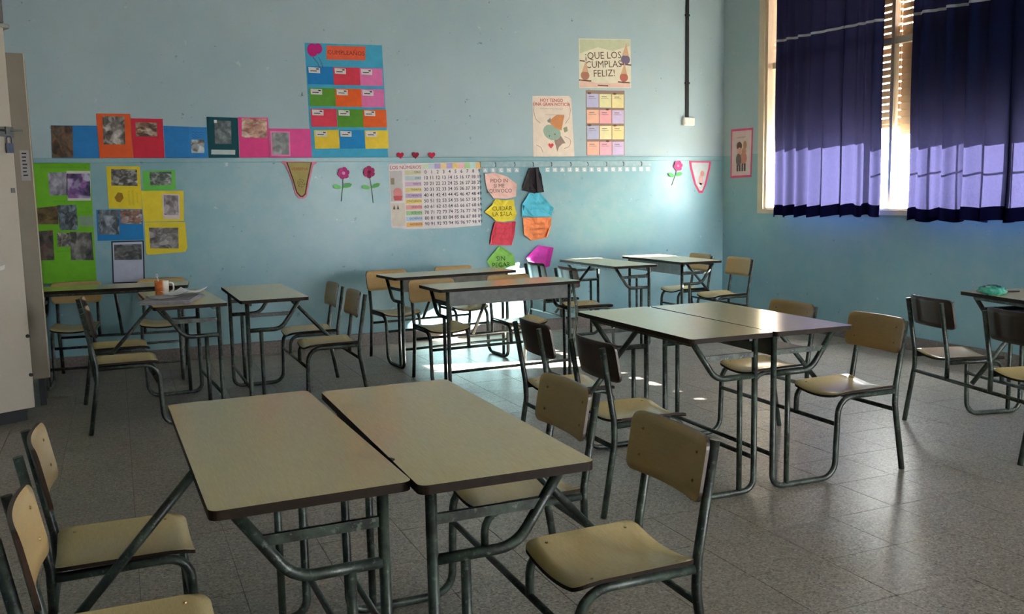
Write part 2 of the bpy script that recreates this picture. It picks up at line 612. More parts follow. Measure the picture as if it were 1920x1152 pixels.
# ------------------------------------------------------------------ double desks
HX = 0.474
def columns(w, r):
    c = [w - r + r * math.sin(PI / 2 * k / 5) for k in range(6)]
    return [-v for v in reversed(c)] + [(w - r) * (-1 + 2 * k / 10) for k in range(1, 10)] + c
def seat_mesh():
    bm = bmesh.new()
    ws, yf, yr, z0, r, nx, ny = 0.166, 0.190, 0.545, 0.4245, 0.03, 14, 8
    yc, hy = (yf + yr) / 2, (yr - yf) / 2
    def zz(x, y):
        t = (y - yf) / (yr - yf)
        return z0 - 0.024 * (1 - (x / ws) ** 2) + 0.004 * t - 0.010 * max(0, 0.12 - t) / 0.12
    top, bot = [], []
    cols = columns(ws, r)
    nx = len(cols) - 1
    for x in cols:
        d = max(0, abs(x) - (ws - r))
        cut = r - math.sqrt(max(0, r * r - d * d))
        ta, ba = [], []
        for j in range(ny + 1):
            y = yc + (hy - cut) * (-1 + 2 * j / ny)
            ta.append(bm.verts.new((x, y, zz(x, y))))
            ba.append(bm.verts.new((x, y, zz(x, y) - 0.011)))
        top.append(ta); bot.append(ba)
    def q(a, b, c, d, m, sm=True):
        f = bm.faces.new((a, b, c, d)); f.material_index = m; f.smooth = sm
    for i in range(nx):
        for j in range(ny):
            q(top[i][j], top[i + 1][j], top[i + 1][j + 1], top[i][j + 1], 0)
            q(bot[i][j], bot[i][j + 1], bot[i + 1][j + 1], bot[i + 1][j], 1)
        q(top[i][0], bot[i][0], bot[i + 1][0], top[i + 1][0], 1, False)
        q(top[i][ny], top[i + 1][ny], bot[i + 1][ny], bot[i][ny], 1, False)
    for j in range(ny):
        q(top[0][j], top[0][j + 1], bot[0][j + 1], bot[0][j], 1, False)
        q(top[nx][j], bot[nx][j], bot[nx][j + 1], top[nx][j + 1], 1, False)
    return finish(bm, 'seat', [LAMSEAT, EDGE])
def back_y(z):
    return 0.556 + (z - 0.585) / 0.165 * 0.030
def back_mesh():
    bm = bmesh.new()
    wb, zb, zt, r, nx, nz = 0.186, 0.583, 0.752, 0.03, 14, 6
    zc, hz = (zb + zt) / 2, (zt - zb) / 2
    fr, bk = [], []
    cols = columns(wb, r)
    nx = len(cols) - 1
    for x in cols:
        d = max(0, abs(x) - (wb - r))
        cut = r - math.sqrt(max(0, r * r - d * d))
        fa, ba = [], []
        for j in range(nz + 1):
            z = zc + (hz - cut) * (-1 + 2 * j / nz)
            y = back_y(z) - 0.022 * (x / wb) ** 2
            fa.append(bm.verts.new((x, y - 0.005, z)))
            ba.append(bm.verts.new((x, y + 0.005, z)))
        fr.append(fa); bk.append(ba)
    def q(a, b, c, d, m, sm=True):
        f = bm.faces.new((a, b, c, d)); f.material_index = m; f.smooth = sm
    for i in range(nx):
        for j in range(nz):
            q(fr[i][j], fr[i][j + 1], fr[i + 1][j + 1], fr[i + 1][j], 0)
            q(bk[i][j], bk[i + 1][j], bk[i + 1][j + 1], bk[i][j + 1], 1)
        q(fr[i][0], fr[i + 1][0], bk[i + 1][0], bk[i][0], 1, False)
        q(fr[i][nz], bk[i][nz], bk[i + 1][nz], fr[i + 1][nz], 1, False)
    for j in range(nz):
        q(fr[0][j], bk[0][j], bk[0][j + 1], fr[0][j + 1], 1, False)
        q(fr[nx][j], fr[nx][j + 1], bk[nx][j + 1], bk[nx][j], 1, False)
    return finish(bm, 'backrest', [LAMBACK, PLY])
R1 = 0.0138
ME = {}
ME['tabletop'] = prism_me('tabletop', [LAM, EDGE], rounded(0.55, 0.2165, 0.022), 0.729, 0.7505, 0, 1)
bm = bmesh.new()                                       # bent tube: desk post, floor runner, front leg, seat rail
tube(bm, fillet([(0, -0.168, 0.728), (0, -0.168, R1), (0, 0.192, R1), (0, 0.206, 0.396), (0, 0.541, 0.396)], [0, 0.055, 0.075, 0.085, 0]), R1)
ME['side_frame'] = finish(bm, 'side_frame', TUBE)
ME['rear_leg'] = tube_me('rear_leg', TUBE, [(0, 0.606, 0.0), (0, 0.550, 0.330), (0, 0.553, 0.420), (0, 0.606, 0.735)], R1, [0, 0.2, 0.2, 0])
bm = bmesh.new()
tube(bm, fillet([(0, 0.163, 0.722), (0, 0.040, 0.546), (0, -0.160, 0.546)], [0, 0.09, 0]), R1)
ME['diagonal_strut'] = finish(bm, 'diagonal_strut', TUBE)
ME['inner_post'] = tube_me('inner_post', TUBE, [(0, -0.088, 0.546), (0, -0.088, R1)], 0.0125)
bm = bmesh.new()
box(bm, -0.006, 0.006, -0.160, 0.105, 0.632, 0.656)
ME['shelf_bar'] = finish(bm, 'shelf_bar', TUBE)
ME['top_rail'] = box_me('top_rail', TUBE, -HX, HX, -0.012, 0.012, 0.705, 0.729)
ME['brace'] = tube_me('brace', TUBE, [(0, 0.165, 0.715), (0, 0.528, 0.312)], 0.0128)
ME['front_bar'] = tube_me('front_bar', TUBE, [(-HX, 0.203, 0.266), (HX, 0.203, 0.266)], 0.0105)
ME['rear_bar'] = tube_me('rear_bar', TUBE, [(-HX, 0.5545, 0.302), (HX, 0.5545, 0.302)], 0.0105)
ME['foot_bar'] = tube_me('foot_bar', TUBE, [(-HX, -0.168, 0.165), (HX, -0.168, 0.165)], 0.0105)
bm = bmesh.new()
box(bm, -HX + 0.012, HX - 0.012, -0.172, -0.166, 0.628, 0.729)
box(bm, -HX + 0.012, HX - 0.012, -0.166, 0.095, 0.628, 0.633)
ME['book_shelf'] = finish(bm, 'book_shelf', TRAY)
bm = bmesh.new()
tube(bm, fillet([(-0.150, 0.203, 0.268), (-0.150, 0.206, 0.396), (-0.150, 0.541, 0.396)], [0, 0.085, 0]), R1 - 0.001)
tube(bm, fillet([(-0.150, 0.5545, 0.304), (-0.150, 0.553, 0.420), (-0.150, 0.606, 0.735)], [0, 0.2, 0]), R1 - 0.001)
ME['chair_p'] = finish(bm, 'chair', TUBE)              # the +x seat: inner legs at its inner side
bm = bmesh.new()
tube(bm, fillet([(0.150, 0.203, 0.268), (0.150, 0.206, 0.396), (0.150, 0.541, 0.396)], [0, 0.085, 0]), R1 - 0.001)
tube(bm, fillet([(0.150, 0.5545, 0.304), (0.150, 0.553, 0.420), (0.150, 0.606, 0.735)], [0, 0.2, 0]), R1 - 0.001)
ME['chair_m'] = finish(bm, 'chair', TUBE)
ME['seat'] = seat_mesh()
ME['backrest'] = back_mesh()
bm = bmesh.new()
bmesh.ops.create_cone(bm, cap_ends=True, segments=8, radius1=0.0052, radius2=0.0035, depth=0.004)
ME['bolt'] = finish(bm, 'bolt', BRASS)
DESKS = []
def desk(x, y, phi, label, tray=False, bolts=False):
    t = thing('school_desk', label, 'desk', (x, y, 0), (0, 0, phi), group='double school desks with attached seats')
    link('tabletop', ME['tabletop'], t)
    for s in (-1, 1):
        link('side_frame', ME['side_frame'], t, (s * HX, 0, 0))
        link('rear_leg', ME['rear_leg'], t, (s * HX, 0, 0))
        link('diagonal_strut', ME['diagonal_strut'], t, (s * HX, 0, 0))
        link('inner_post', ME['inner_post'], t, (s * HX, 0, 0))
        link('shelf_bar', ME['shelf_bar'], t, (s * HX, 0, 0))
        c = link('chair', ME['chair_p' if s > 0 else 'chair_m'], t, (s * 0.324, 0, 0))
        link('seat', ME['seat'], c)
        link('backrest', ME['backrest'], c)
        if bolts:
            for bx in (-0.135, 0.135):
                for by in (0.25, 0.50):
                    link('bolt', ME['bolt'], c, (bx, by, 0.4165 + 0.004 * (by - 0.19) / 0.355))
                for bz in (0.630, 0.705):
                    link('bolt', ME['bolt'], c, (bx, back_y(bz) - 0.022 * (bx / 0.186) ** 2 - 0.006, bz), (PI / 2, 0, 0))
    for yy in (-0.150, 0.160):
        link('top_rail', ME['top_rail'], t, (0, yy, 0))
    for n in ('brace', 'front_bar', 'rear_bar', 'foot_bar'):
        link(n, ME[n], t)
    if tray:
        link('book_shelf', ME['book_shelf'], t)
    DESKS.append(t)
    return t
desk(0.339, 2.449, 1.592, 'nearest double desk, bare cream top, its two seats cut by the picture edge', bolts=True)
desk(0.7905, 2.407, 4.703, 'double desk joined to the nearest one, small chip in its cream edge', bolts=True)
link('edge_chip', prism_me('edge_chip', EDGE, [(0.300, -0.2166), (0.335, -0.2166), (0.330, -0.211), (0.318, -0.2065), (0.306, -0.212)], 0.7495, 0.7509), DESKS[1])
desk(2.443, 3.787, 1.555, 'double desk in the middle pair with dark brown chair backs turned to the near desks', bolts=True)
desk(2.888, 3.774, 4.682, 'double desk in the middle pair with window sheen on top and ochre chair backs', tray=True, bolts=True)
desk(2.528, 6.107, 0.034, 'double desk before the sunlit floor strip, grey front panel, red reflections on top', tray=True)
desk(2.511, 7.221, 0.097, 'double desk second in row, closest to the coloured notes on the wall', tray=True)
desk(0.360, 6.432, 1.629, 'double desk carrying the mug and papers, dark seats toward the cream cupboard')
desk(0.902, 6.495, 4.717, 'double desk beside the mug desk, empty top, two tan seats facing the paper stack', bolts=True)
desk(4.130, 7.411, 1.565, 'far double desk with sunlit end and dark brown chair backs by the magenta note')
desk(4.844, 7.449, 4.696, 'corner double desk with sunlit end and tan chair backs by the window wall', tray=True)
desk(4.720, 3.388, 1.351, 'double desk cut by the picture edge, carrying the green pencil pouch', tray=True)
desk(-0.055, 7.610, -0.09, 'double desk half hidden by the cupboards, standing under the green poster')

# ------------------------------------------------------------------ things on the desks
def lathe(bm, prof, seg=24, mat=0):
    rings = []
    for r, z in prof:
        rings.append([bm.verts.new((r * math.cos(2 * PI * k / seg), r * math.sin(2 * PI * k / seg), z)) for k in range(seg)])
    for a, b in zip(rings, rings[1:]):
        for k in range(seg):
            f = bm.faces.new((a[k], a[(k + 1) % seg], b[(k + 1) % seg], b[k]))
            f.smooth = True
            f.material_index = mat
    bm.faces.new(rings[0])
    bm.faces.new(rings[-1])
def mug_mat():
    s = NT('printed_mug')
    co = s.coord()
    sep = s.n('ShaderNodeSeparateXYZ')
    s.l(co, sep.inputs[0])
    f = s.noise(14, 3, co)
    orange = s.ramp(f, [(0.35, lin((206, 104, 48))), (0.7, lin((226, 150, 92)))])
    st = s.ramp(sep.outputs[0], [(0.49, (1, 1, 1)), (0.515, (0, 0, 0))])
    x = s.n('ShaderNodeMapRange')
    x.inputs['From Min'].default_value = -0.5; x.inputs['From Max'].default_value = 0.5
    s.l(sep.outputs[0], x.inputs['Value'])
    r = s.ramp(x.outputs[0], [(0.50, (1, 1, 1)), (0.515, (0, 0, 0))])
    s.l(s.mix(r, lin((232, 222, 208)), orange), s.b.inputs['Base Color'])
    s.b.inputs['Roughness'].default_value = 0.2
    return s.m
bm = bmesh.new()
lathe(bm, [(0.036, 0.0), (0.043, 0.004), (0.045, 0.104), (0.0445, 0.107), (0.041, 0.106), (0.040, 0.012), (0.004, 0.010)])
mug = thing('mug', 'white mug with orange print and a spoon in it, on the paper-strewn desk', 'mug', (0.256, 6.535, 0.7507))
link('cup', finish(bm, 'cup', mug_mat()), mug)
link('handle', tube_me('handle', WHITE, [(0.042, -0.004, 0.092), (0.072, -0.008, 0.09), (0.074, -0.008, 0.04), (0.042, -0.004, 0.024)], 0.0055, [0, 0.02, 0.03, 0], 8), mug)
sp_ = thing('spoon', 'white plastic spoon leaning in the orange-printed mug', 'spoon', (0.250, 6.535, 0.7632))
bm = bmesh.new()
tube(bm, [(0.0, 0.0, 0.0), (-0.017, 0.01, 0.115)], 0.003, 6)
tube(bm, fillet([(-0.017, 0.01, 0.113), (-0.026, 0.012, 0.126), (-0.026, 0.012, 0.139), (-0.016, 0.01, 0.139), (-0.014, 0.01, 0.126), (-0.017, 0.01, 0.113)], [0, 0.004, 0.004, 0.004, 0.004, 0]), 0.0025, 6)
link('handle', finish(bm, 'handle', WHITE), sp_)
bm = bmesh.new()
bmesh.ops.create_uvsphere(bm, u_segments=10, v_segments=6, radius=1, matrix=Matrix.Translation((0.0, 0, 0.012)) @ Matrix.Diagonal((0.004, 0.012, 0.016, 1)))
link('bowl', finish(bm, 'bowl', WHITE, True), sp_)
def sheet_me(name, w, d, h, mat, seed, curl=0.0):
    rnd = random.Random(seed)
    bm = bmesh.new()
    n = 8
    a, b = [], []
    for i in range(n + 1):
        ra, rb_ = [], []
        for j in range(n + 1):
            u, v = i / n, j / n
            z = curl * ((2 * u - 1) ** 2 * (2 * v - 1) ** 2 + 0.25 * (math.sin(5 * u + seed) + 1) * 0.5)
            ra.append(bm.verts.new((w * (u - 0.5), d * (v - 0.5), z + h)))
            rb_.append(bm.verts.new((w * (u - 0.5), d * (v - 0.5), z)))
        a.append(ra); b.append(rb_)
    for i in range(n):
        for j in range(n):
            bm.faces.new((a[i][j], a[i + 1][j], a[i + 1][j + 1], a[i][j + 1]))
            bm.faces.new((b[i][j], b[i][j + 1], b[i + 1][j + 1], b[i + 1][j]))
        bm.faces.new((a[i][0], b[i][0], b[i + 1][0], a[i + 1][0]))
        bm.faces.new((a[i][n], a[i + 1][n], b[i + 1][n], b[i][n]))
        bm.faces.new((a[0][i], a[0][i + 1], b[0][i + 1], b[0][i]))
        bm.faces.new((a[n][i], b[n][i], b[n][i + 1], a[n][i + 1]))
    return finish(bm, name, mat)
NEWS = plain('grey_newsprint', (150, 146, 150), 0.8, 0.3, 0, 0.22, 45)
st = thing('paper_stack', 'grey stack of printed sheets under the white leaflets on the mug desk', 'papers', (0.300, 6.215, 0.7507), (0, 0, -0.25))
for k in range(7):
    link('sheet', sheet_me('sheet', 0.30, 0.42, 0.0028, NEWS, k, 0.0), st, (random.uniform(-0.012, 0.012), random.uniform(-0.012, 0.012), k * 0.0031), (0, 0, random.uniform(-0.06, 0.06)))
lf1 = thing('leaflet', 'white curled leaflet lying highest on the paper stack', 'leaflet', (0.385, 6.320, 0.7868), (0, 0, -0.55), data=sheet_me('leaflet', 0.19, 0.26, 0.002, paper((214, 212, 216)), 3, 0.022))
lf2 = thing('leaflet', 'white leaflet with grey print lying before the mug on the paper stack', 'leaflet', (0.245, 6.235, 0.7735), (0, 0, 0.2), data=sheet_me('leaflet', 0.15, 0.20, 0.002, paper((200, 198, 202)), 5, 0.010))
def printed_lines(parent, w, rows, y0, dy, mat, z):
    bm = bmesh.new()
    rnd = random.Random(rows * 7 + int(w * 1000))
    for k in range(rows):
        l = w * rnd.uniform(0.55, 1.0)
        box(bm, -w / 2, -w / 2 + l, y0 - k * dy, y0 - k * dy + dy * 0.35, z, z + 0.0003)
    return link('printed_lines', finish(bm, 'printed_lines', mat), parent)
# pencil pouch
def pouch_mat():
    s = NT('green_film')
    f = s.noise(22, 5, s.coord(), 0.6)
    s.l(s.ramp(f, [(0.35, lin((30, 118, 96))), (0.55, lin((70, 158, 134))), (0.72, lin((160, 196, 196)))]), s.b.inputs['Base Color'])
    s.b.inputs['Roughness'].default_value = 0.12
    return s.m
bm = bmesh.new()
bmesh.ops.create_icosphere(bm, subdivisions=4, radius=1)
from mathutils import noise as mnoise
for v in bm.verts:
    p = v.co.copy()
    d = 1 + 0.20 * mnoise.noise(p * 2.3) + 0.12 * mnoise.noise(p * 5.1)
    v.co = Vector((p.x * 0.085 * d, p.y * 0.055 * d, max(0.0, (p.z * 0.5 + 0.32) * 0.062 * d + 0.01 * max(0, -p.x))))
pouch = thing('pencil_pouch', 'crumpled translucent green pencil pouch on the desk by the window wall', 'pouch', (4.615, 3.730, 0.7507), (0, 0, -0.2))
link('body', finish(bm, 'body', pouch_mat(), True), pouch)
zip_ = bmesh.new()
tube(zip_, [(-0.070, 0, 0.036), (-0.03, 0.006, 0.057), (0.02, 0.0, 0.055), (0.065, -0.004, 0.036)], 0.004, 6)
link('zipper', finish(zip_, 'zipper', plain('dark_zip', (40, 58, 70), 0.4)), pouch)
pen = thing('pen', 'dark pen lying past the green pencil pouch', 'pen', (4.800, 3.78, 0.7555), (0, 0, 2.6))
link('barrel', tube_me('barrel', plain('dark_pen', (54, 40, 48), 0.4), [(-0.065, 0, 0), (0.055, 0, 0)], 0.0045, seg=8), pen)
link('tip', tube_me('tip', STEEL, [(0.055, 0, 0), (0.07, 0, 0)], 0.002, seg=8), pen)

# ------------------------------------------------------------------ cupboards
AP = Vector((-0.552, 6.53, 0))
ang = math.atan2(0.10, 0.19)
cA = thing('cupboard', 'tall cream cupboard with stickers and a bolt, cut by the picture edge', 'cupboard', AP, (0, 0, ang))
link('body', box_me('body', CUPB, -1.0, -0.003, 0.02, 0.42, 0.08, 2.465, bevel=0.006), cA)
dA = link('door', box_me('door', CUPB, -0.50, 0.0, 0.0, 0.019, 0.085, 2.46, bevel=0.004), cA)
link('door', box_me('door', CUPB, -1.0, -0.504, 0.0, 0.019, 0.085, 2.46, bevel=0.004), cA)
link('plinth', box_me('plinth', BLACK, -0.97, -0.03, 0.05, 0.40, 0.0, 0.08), cA)
bm = bmesh.new()
box(bm, -0.085, 0.006, -0.008, 0.0, 1.80, 1.86)
tube(bm, [(-0.080, -0.016, 1.838), (0.055, -0.016, 1.838)], 0.008, 8)
box(bm, -0.045, -0.020, -0.026, -0.008, 1.815, 1.86)
link('bolt', finish(bm, 'bolt', STEEL), dA)
bm = bmesh.new()
box(bm, -0.050, -0.010, -0.030, -0.010, 1.700, 1.760)
tube(bm, fillet([(-0.044, -0.02, 1.76), (-0.044, -0.02, 1.800), (-0.016, -0.02, 1.800), (-0.016, -0.02, 1.76)], [0, 0.012, 0.012, 0]), 0.004, 8)
link('padlock', finish(bm, 'padlock', plain('blue_steel', (82, 88, 108), 0.35, 0.5, 0.5)), dA)
for z in (0.55, 0.30):
    bm = bmesh.new()
    bmesh.ops.create_cone(bm, cap_ends=True, segments=10, radius1=0.012, radius2=0.010, depth=0.016, matrix=Matrix.Translation((-0.012, -0.008, z)) @ Matrix.Rotation(PI / 2, 4, 'X'))
    link('knob', finish(bm, 'knob', BLACK), dA)
bm = bmesh.new()
box(bm, -0.036, -0.014, -0.008, 0.0, 1.455, 1.485)
link('latch', finish(bm, 'latch', STEEL), dA)
cB = thing('locker', 'grey metal locker on legs behind the cream cupboard', 'locker', (-0.487, 6.96, 0), (0, 0, 0.045))
link('body', box_me('body', LOCK, -0.80, 0.0, 0.022, 0.34, 0.19, 2.375, bevel=0.004), cB)
dB = link('door', box_me('door', LOCK, -0.40, -0.002, 0.0, 0.02, 0.20, 2.37, bevel=0.003), cB)
link('door', box_me('door', LOCK, -0.80, -0.404, 0.0, 0.02, 0.20, 2.37, bevel=0.003), cB)
for lx in (-0.75, -0.05):
    for ly in (0.06, 0.30):
        link('leg', box_me('leg', BLACK, lx - 0.02, lx + 0.02, ly - 0.02, ly + 0.02, 0, 0.19), cB)
link('edge_strip', box_me('edge_strip', CREAM, -0.001, 0.004, -0.002, 0.018, 0.20, 2.37), cB)
# box on the cupboard
gb = thing('storage_box', 'grey lidded box with a dark slot on the cream cupboard', 'box', AP + Vector((-0.20, 0.085, 2.466)), (0, 0, ang))
link('body', box_me('body', plain('grey_plastic', (104, 98, 96), 0.5), -0.30, 0.175, -0.10, 0.18, 0.03, 0.30, bevel=0.01), gb)
link('base', box_me('base', plain('pale_plastic', (150, 150, 142), 0.5), -0.32, 0.20, -0.11, 0.19, 0.0, 0.03, bevel=0.006), gb)
link('slot', box_me('slot', BLACK, -0.25, 0.07, -0.108, -0.098, 0.155, 0.27, bevel=0.004), gb)
# stickers on the cupboard door (flat paper, in the door's plane)
def on_cupboard(name, label, cat, me, u, z, roll=0.0, group=None):
    p = AP + Matrix.Rotation(ang, 3, 'Z') @ Vector((u, -0.0004, z))
    o = thing(name, label, cat, p, (PI / 2, roll, ang), group, me)
    return o
def quad(w, h):
    return [(-w / 2, -h / 2), (w / 2, -h / 2), (w / 2, h / 2), (-w / 2, h / 2)]
on_cupboard('paper_diamond', 'green paper diamond stuck on the cream cupboard', 'decoration', prism_me('paper_diamond', paper((58, 160, 66)), [(0, -0.085), (0.085, 0), (0, 0.085), (-0.085, 0)], 0, 0.0015), -0.20, 1.632)
for z, c, nm in ((1.485, (214, 120, 150), 'pink-rimmed'), (1.405, (60, 50, 58), 'black-rimmed'), (1.338, (196, 70, 120), 'magenta-rimmed'), (1.270, (222, 130, 130), 'salmon-rimmed')):
    o = on_cupboard('sticker', nm + ' square sticker in the column on the cream cupboard', 'sticker', prism_me('sticker', paper(c), quad(0.07, 0.066), 0, 0.001), -0.185, z, 0, 'square stickers on the cupboard')
    link('picture', prism_me('picture', photo_mat('sticker_print', [(230, 214, 214), (224, 190, 196), c], 5, z), quad(0.05, 0.048), 0.001, 0.0015), o)
on_cupboard('tape_scrap', 'white scrap of tape stuck low on the cream cupboard', 'tape', prism_me('tape_scrap', paper((220, 212, 206)), [(-0.05, -0.022), (0.04, 0.0), (0.045, 0.026), (-0.045, 0.0)], 0, 0.003), -0.155, 0.985)
o = thing('paper_label', 'pale printed label strip stuck on the grey locker', 'label', Vector((-0.487, 6.96, 0)) + Matrix.Rotation(0.045, 3, 'Z') @ Vector((-0.040, -0.0004, 1.640)), (PI / 2, 0, 0.045), None, prism_me('paper_label', paper((168, 160, 162)), quad(0.055, 0.20), 0, 0.001))
bm = bmesh.new()
for k in range(7):
    box(bm, -0.016, 0.012 - 0.003 * (k % 3), 0.075 - k * 0.024, 0.084 - k * 0.024, 0.001, 0.0014)
link('printed_lines', finish(bm, 'printed_lines', INK), o)

# ------------------------------------------------------------------ things on the back wall
def wall_thing(name, label, cat, pts, mat, group=None, th=0.0012, off=0.0, z=None):
    """pts are (x, z) on the back wall; the thing is a thin sheet in its own plane."""
    cx = sum(p[0] for p in pts) / len(pts)
    cz = sum(p[1] for p in pts) / len(pts)
    me = prism_me(name, mat, [(p[0] - cx, p[1] - cz) for p in pts], 0, th)
    o = thing(name, label, cat, (cx, YB - 0.0006 - off, cz), (PI / 2, 0, 0), group, me)
    o['_c'] = (cx, cz)
    return o
def flat(parent, name, pts, mat, z0=0.0013, th=0.0005):
    cx, cz = parent['_c']
    return link(name, prism_me(name, mat, [(p[0] - cx, p[1] - cz) for p in pts], z0, z0 + th), parent)
def words(parent, body, x, z, size, mat=INK, z0=0.0014, align='CENTER', rot=0.0, bold=0.0, spacing=1.0):
    cx, cz = parent['_c']
    return link('lettering', text_me('lettering', body, size, mat, align, bold, spacing), parent, (x - cx, z - cz, z0), (0, 0, rot))
def scribble(parent, x, z, w, h, rows, mat, z0=0.0014, r=0.0012, rot=0.0, seed=1, lay=None):
    # handwriting too blurred to read: wavy pen lines
    rnd = random.Random(seed)
    cx, cz = parent['_c'] if '_c' in parent else (x, z)
    for k in range(rows):
        ww = w * rnd.uniform(0.6, 1.0)
        n = max(6, int(ww / (h * 0.22)))
        pts = []
        for q in range(n + 1):
            u = -ww / 2 + ww * q / n
            v = (rows / 2 - 0.5 - k) * h * 1.45 + (h * 0.42 if q % 2 else -h * 0.42) * rnd.uniform(0.5, 1.0)
            pu, pv = u * math.cos(rot) - v * math.sin(rot) + x - cx, u * math.sin(rot) + v * math.cos(rot) + z - cz
            pts.append((pu, pv, lay(pu, pv) if lay else z0))
        link('pen_line', tube_me('pen_line', mat, pts, r, (), 4), parent)
def disc(x, z, rx, rz, n=16):
    return [(x + rx * math.cos(2 * PI * k / n), z + rz * math.sin(2 * PI * k / n)) for k in range(n)]
BW = [(28, 26, 26), (70, 66, 64), (120, 114, 110), (196, 190, 188)]
WARM = [(30, 24, 20), (88, 58, 40), (150, 112, 84), (206, 188, 170)]
COOL = [(26, 30, 36), (66, 74, 84), (110, 116, 124), (176, 184, 196)]
PURP = [(24, 22, 40), (80, 60, 120), (150, 96, 160), (190, 190, 210)]
def snap(parent, pts, cols, seed, scale=8, z0=0.0013):
    return flat(parent, 'photograph', pts, photo_mat('snapshot', cols, scale, seed), z0)
RAIL = 0.0155                                          # sheets that lap over the rail stand off the wall
G1 = 'coloured sheets in the row above the rail'
def sheet(label, pts, rgb, group=G1, off=0.0):
    return wall_thing('paper_sheet', label, 'paper', pts, paper(rgb), group, off=off)
s = sheet('blue sheet with a dark group picture, first in the row above the rail', [(-0.429, 2.016), (-0.07, 2.016), (-0.07, 1.753), (-0.441, 1.753)], (44, 124, 190))
snap(s, [(-0.429, 2.014), (-0.270, 2.012), (-0.282, 1.756), (-0.438, 1.756)], [(34, 26, 20), (84, 58, 40), (128, 92, 66), (60, 74, 66)], 1, 7)
s = sheet('bright orange sheet with a family snapshot above the rail', [(-0.088, 2.115), (0.172, 2.115), (0.173, 1.753), (-0.085, 1.753)], (226, 92, 44), off=0.002)
snap(s, [(-0.041, 2.094), (0.126, 2.092), (0.119, 1.865), (-0.048, 1.864)], [(40, 30, 30), (92, 80, 76), (140, 130, 122), (214, 206, 200)], 2)
s = sheet('crimson sheet with a small landscape snapshot above the rail', [(0.174, 2.080), (0.424, 2.079), (0.420, 1.753), (0.174, 1.753)], (206, 44, 66), off=0.002)
snap(s, [(0.209, 2.05), (0.376, 2.047), (0.373, 1.932), (0.206, 1.931)], WARM, 3)
sheet('plain blue sheet between the crimson sheet and the small blue card', [(0.426, 2.022), (0.630, 2.015), (0.624, 1.753), (0.424, 1.753)], (44, 124, 190))
s = sheet('blue card with handwriting over a tiny snapshot, beside the dark teal sheet', [(0.625, 2.014), (0.776, 2.012), (0.772, 1.753), (0.620, 1.753)], (50, 130, 196), off=0.0015)
snap(s, [(0.640, 1.907), (0.749, 1.907), (0.743, 1.794), (0.638, 1.794)], [(50, 56, 60), (104, 96, 84), (170, 180, 186), (206, 212, 214)], 4, 4)
bm = bmesh.new()
for k in range(3):
    tube(bm, [(-0.045 + 0.012 * q, 0.085 - 0.020 * k + 0.005 * math.sin(q * 2.3 + k), 0.0016) for q in range(9 - k)], 0.0016, 4)
link('handwriting', finish(bm, 'handwriting', plain('navy_ink', (26, 56, 110), 0.8)), s)
s = sheet('dark teal sheet with a dim photo and a white caption strip', [(0.778, 2.102), (1.037, 2.096), (1.032, 1.753), (0.776, 1.753)], (14, 74, 84), off=0.003)
snap(s, [(0.842, 2.071), (0.98, 2.068), (0.973, 1.872), (0.835, 1.871)], [(20, 40, 44), (52, 66, 68), (86, 96, 96), (126, 128, 126)], 5)
flat(s, 'caption_strip', [(0.802, 1.822), (1.002, 1.819), (0.999, 1.779), (0.799, 1.782)], paper((188, 198, 198)))
flat(s, 'corner_tape', [(0.838, 2.075), (0.862, 2.075), (0.862, 2.050), (0.838, 2.050)], paper((216, 216, 216)), 0.0019)
s = sheet('hot pink sheet with a snapshot across its upper half', [(1.040, 2.101), (1.294, 2.100), (1.297, 1.753), (1.036, 1.753)], (232, 70, 140))
snap(s, [(1.071, 2.092), (1.284, 2.091), (1.28, 1.924), (1.062, 1.927)], [(96, 44, 30), (168, 96, 60), (206, 160, 130), (226, 206, 196)], 6)
s = sheet('wide pink sheet with an upright grey photo, under the birthday chart edge', [(1.299, 2.007), (1.664, 2.006), (1.666, 1.753), (1.299, 1.753)], (234, 84, 156), off=0.003)
flat(s, 'photo_border', [(1.308, 1.985), (1.480, 1.982), (1.476, 1.765), (1.308, 1.769)], paper((240, 150, 190)))
snap(s, [(1.322, 1.973), (1.467, 1.970), (1.463, 1.778), (1.321, 1.781)], [(34, 38, 38), (72, 78, 76), (110, 112, 106), (160, 160, 156)], 7, 6, 0.0019)

# birthday pocket chart
ch = wall_thing('birthday_chart', 'light blue birthday chart with twelve coloured pockets and an orange title', 'chart', [(1.647, 2.760), (2.354, 2.770), (2.375, 1.753), (1.662, 1.753)], paper((72, 168, 204)))
flat(ch, 'title_strip', [(1.842, 2.745), (2.199, 2.752), (2.193, 2.628), (1.836, 2.622)], paper((236, 98, 68)))
words(ch, 'CUMPLEAÑOS', 2.018, 2.686, 0.053, plain('red_ink', (150, 44, 34), 0.8), 0.0021)
for bx, bz, s_ in ((1.715, 2.700, 1.0), (1.765, 2.715, 0.8)):
    flat(ch, 'balloon', disc(bx, bz, 0.048 * s_, 0.058 * s_), paper((206, 34, 128)), 0.0014 + 0.0006 * s_)
bm = bmesh.new()
ccx, ccz = ch['_c']
for bx, ex in ((1.715, 1.775), (1.765, 1.800)):
    tube(bm, [(bx - ccx, 2.64 - ccz, 0.002), ((bx + ex) / 2 - ccx + 0.01, 2.59 - ccz, 0.002), (ex - ccx, 2.545 - ccz, 0.002)], 0.0022, 5)
link('balloon_string', finish(bm, 'balloon_string', plain('plum', (110, 40, 90), 0.7)), ch)
PC = [[(30, 128, 196), (222, 62, 84), (232, 118, 178)], [(98, 156, 54), (240, 100, 40), (232, 118, 178)],
      [(226, 66, 90), (92, 152, 50), (238, 102, 46)], [(238, 202, 62), (34, 136, 200), (240, 206, 68)]]
PX = [[(575, 626), (625, 677), (677, 722)], [(577, 627), (627, 678), (678, 724)], [(578, 628), (629, 680), (680, 727)], [(583, 631), (631, 682), (682, 729)]]
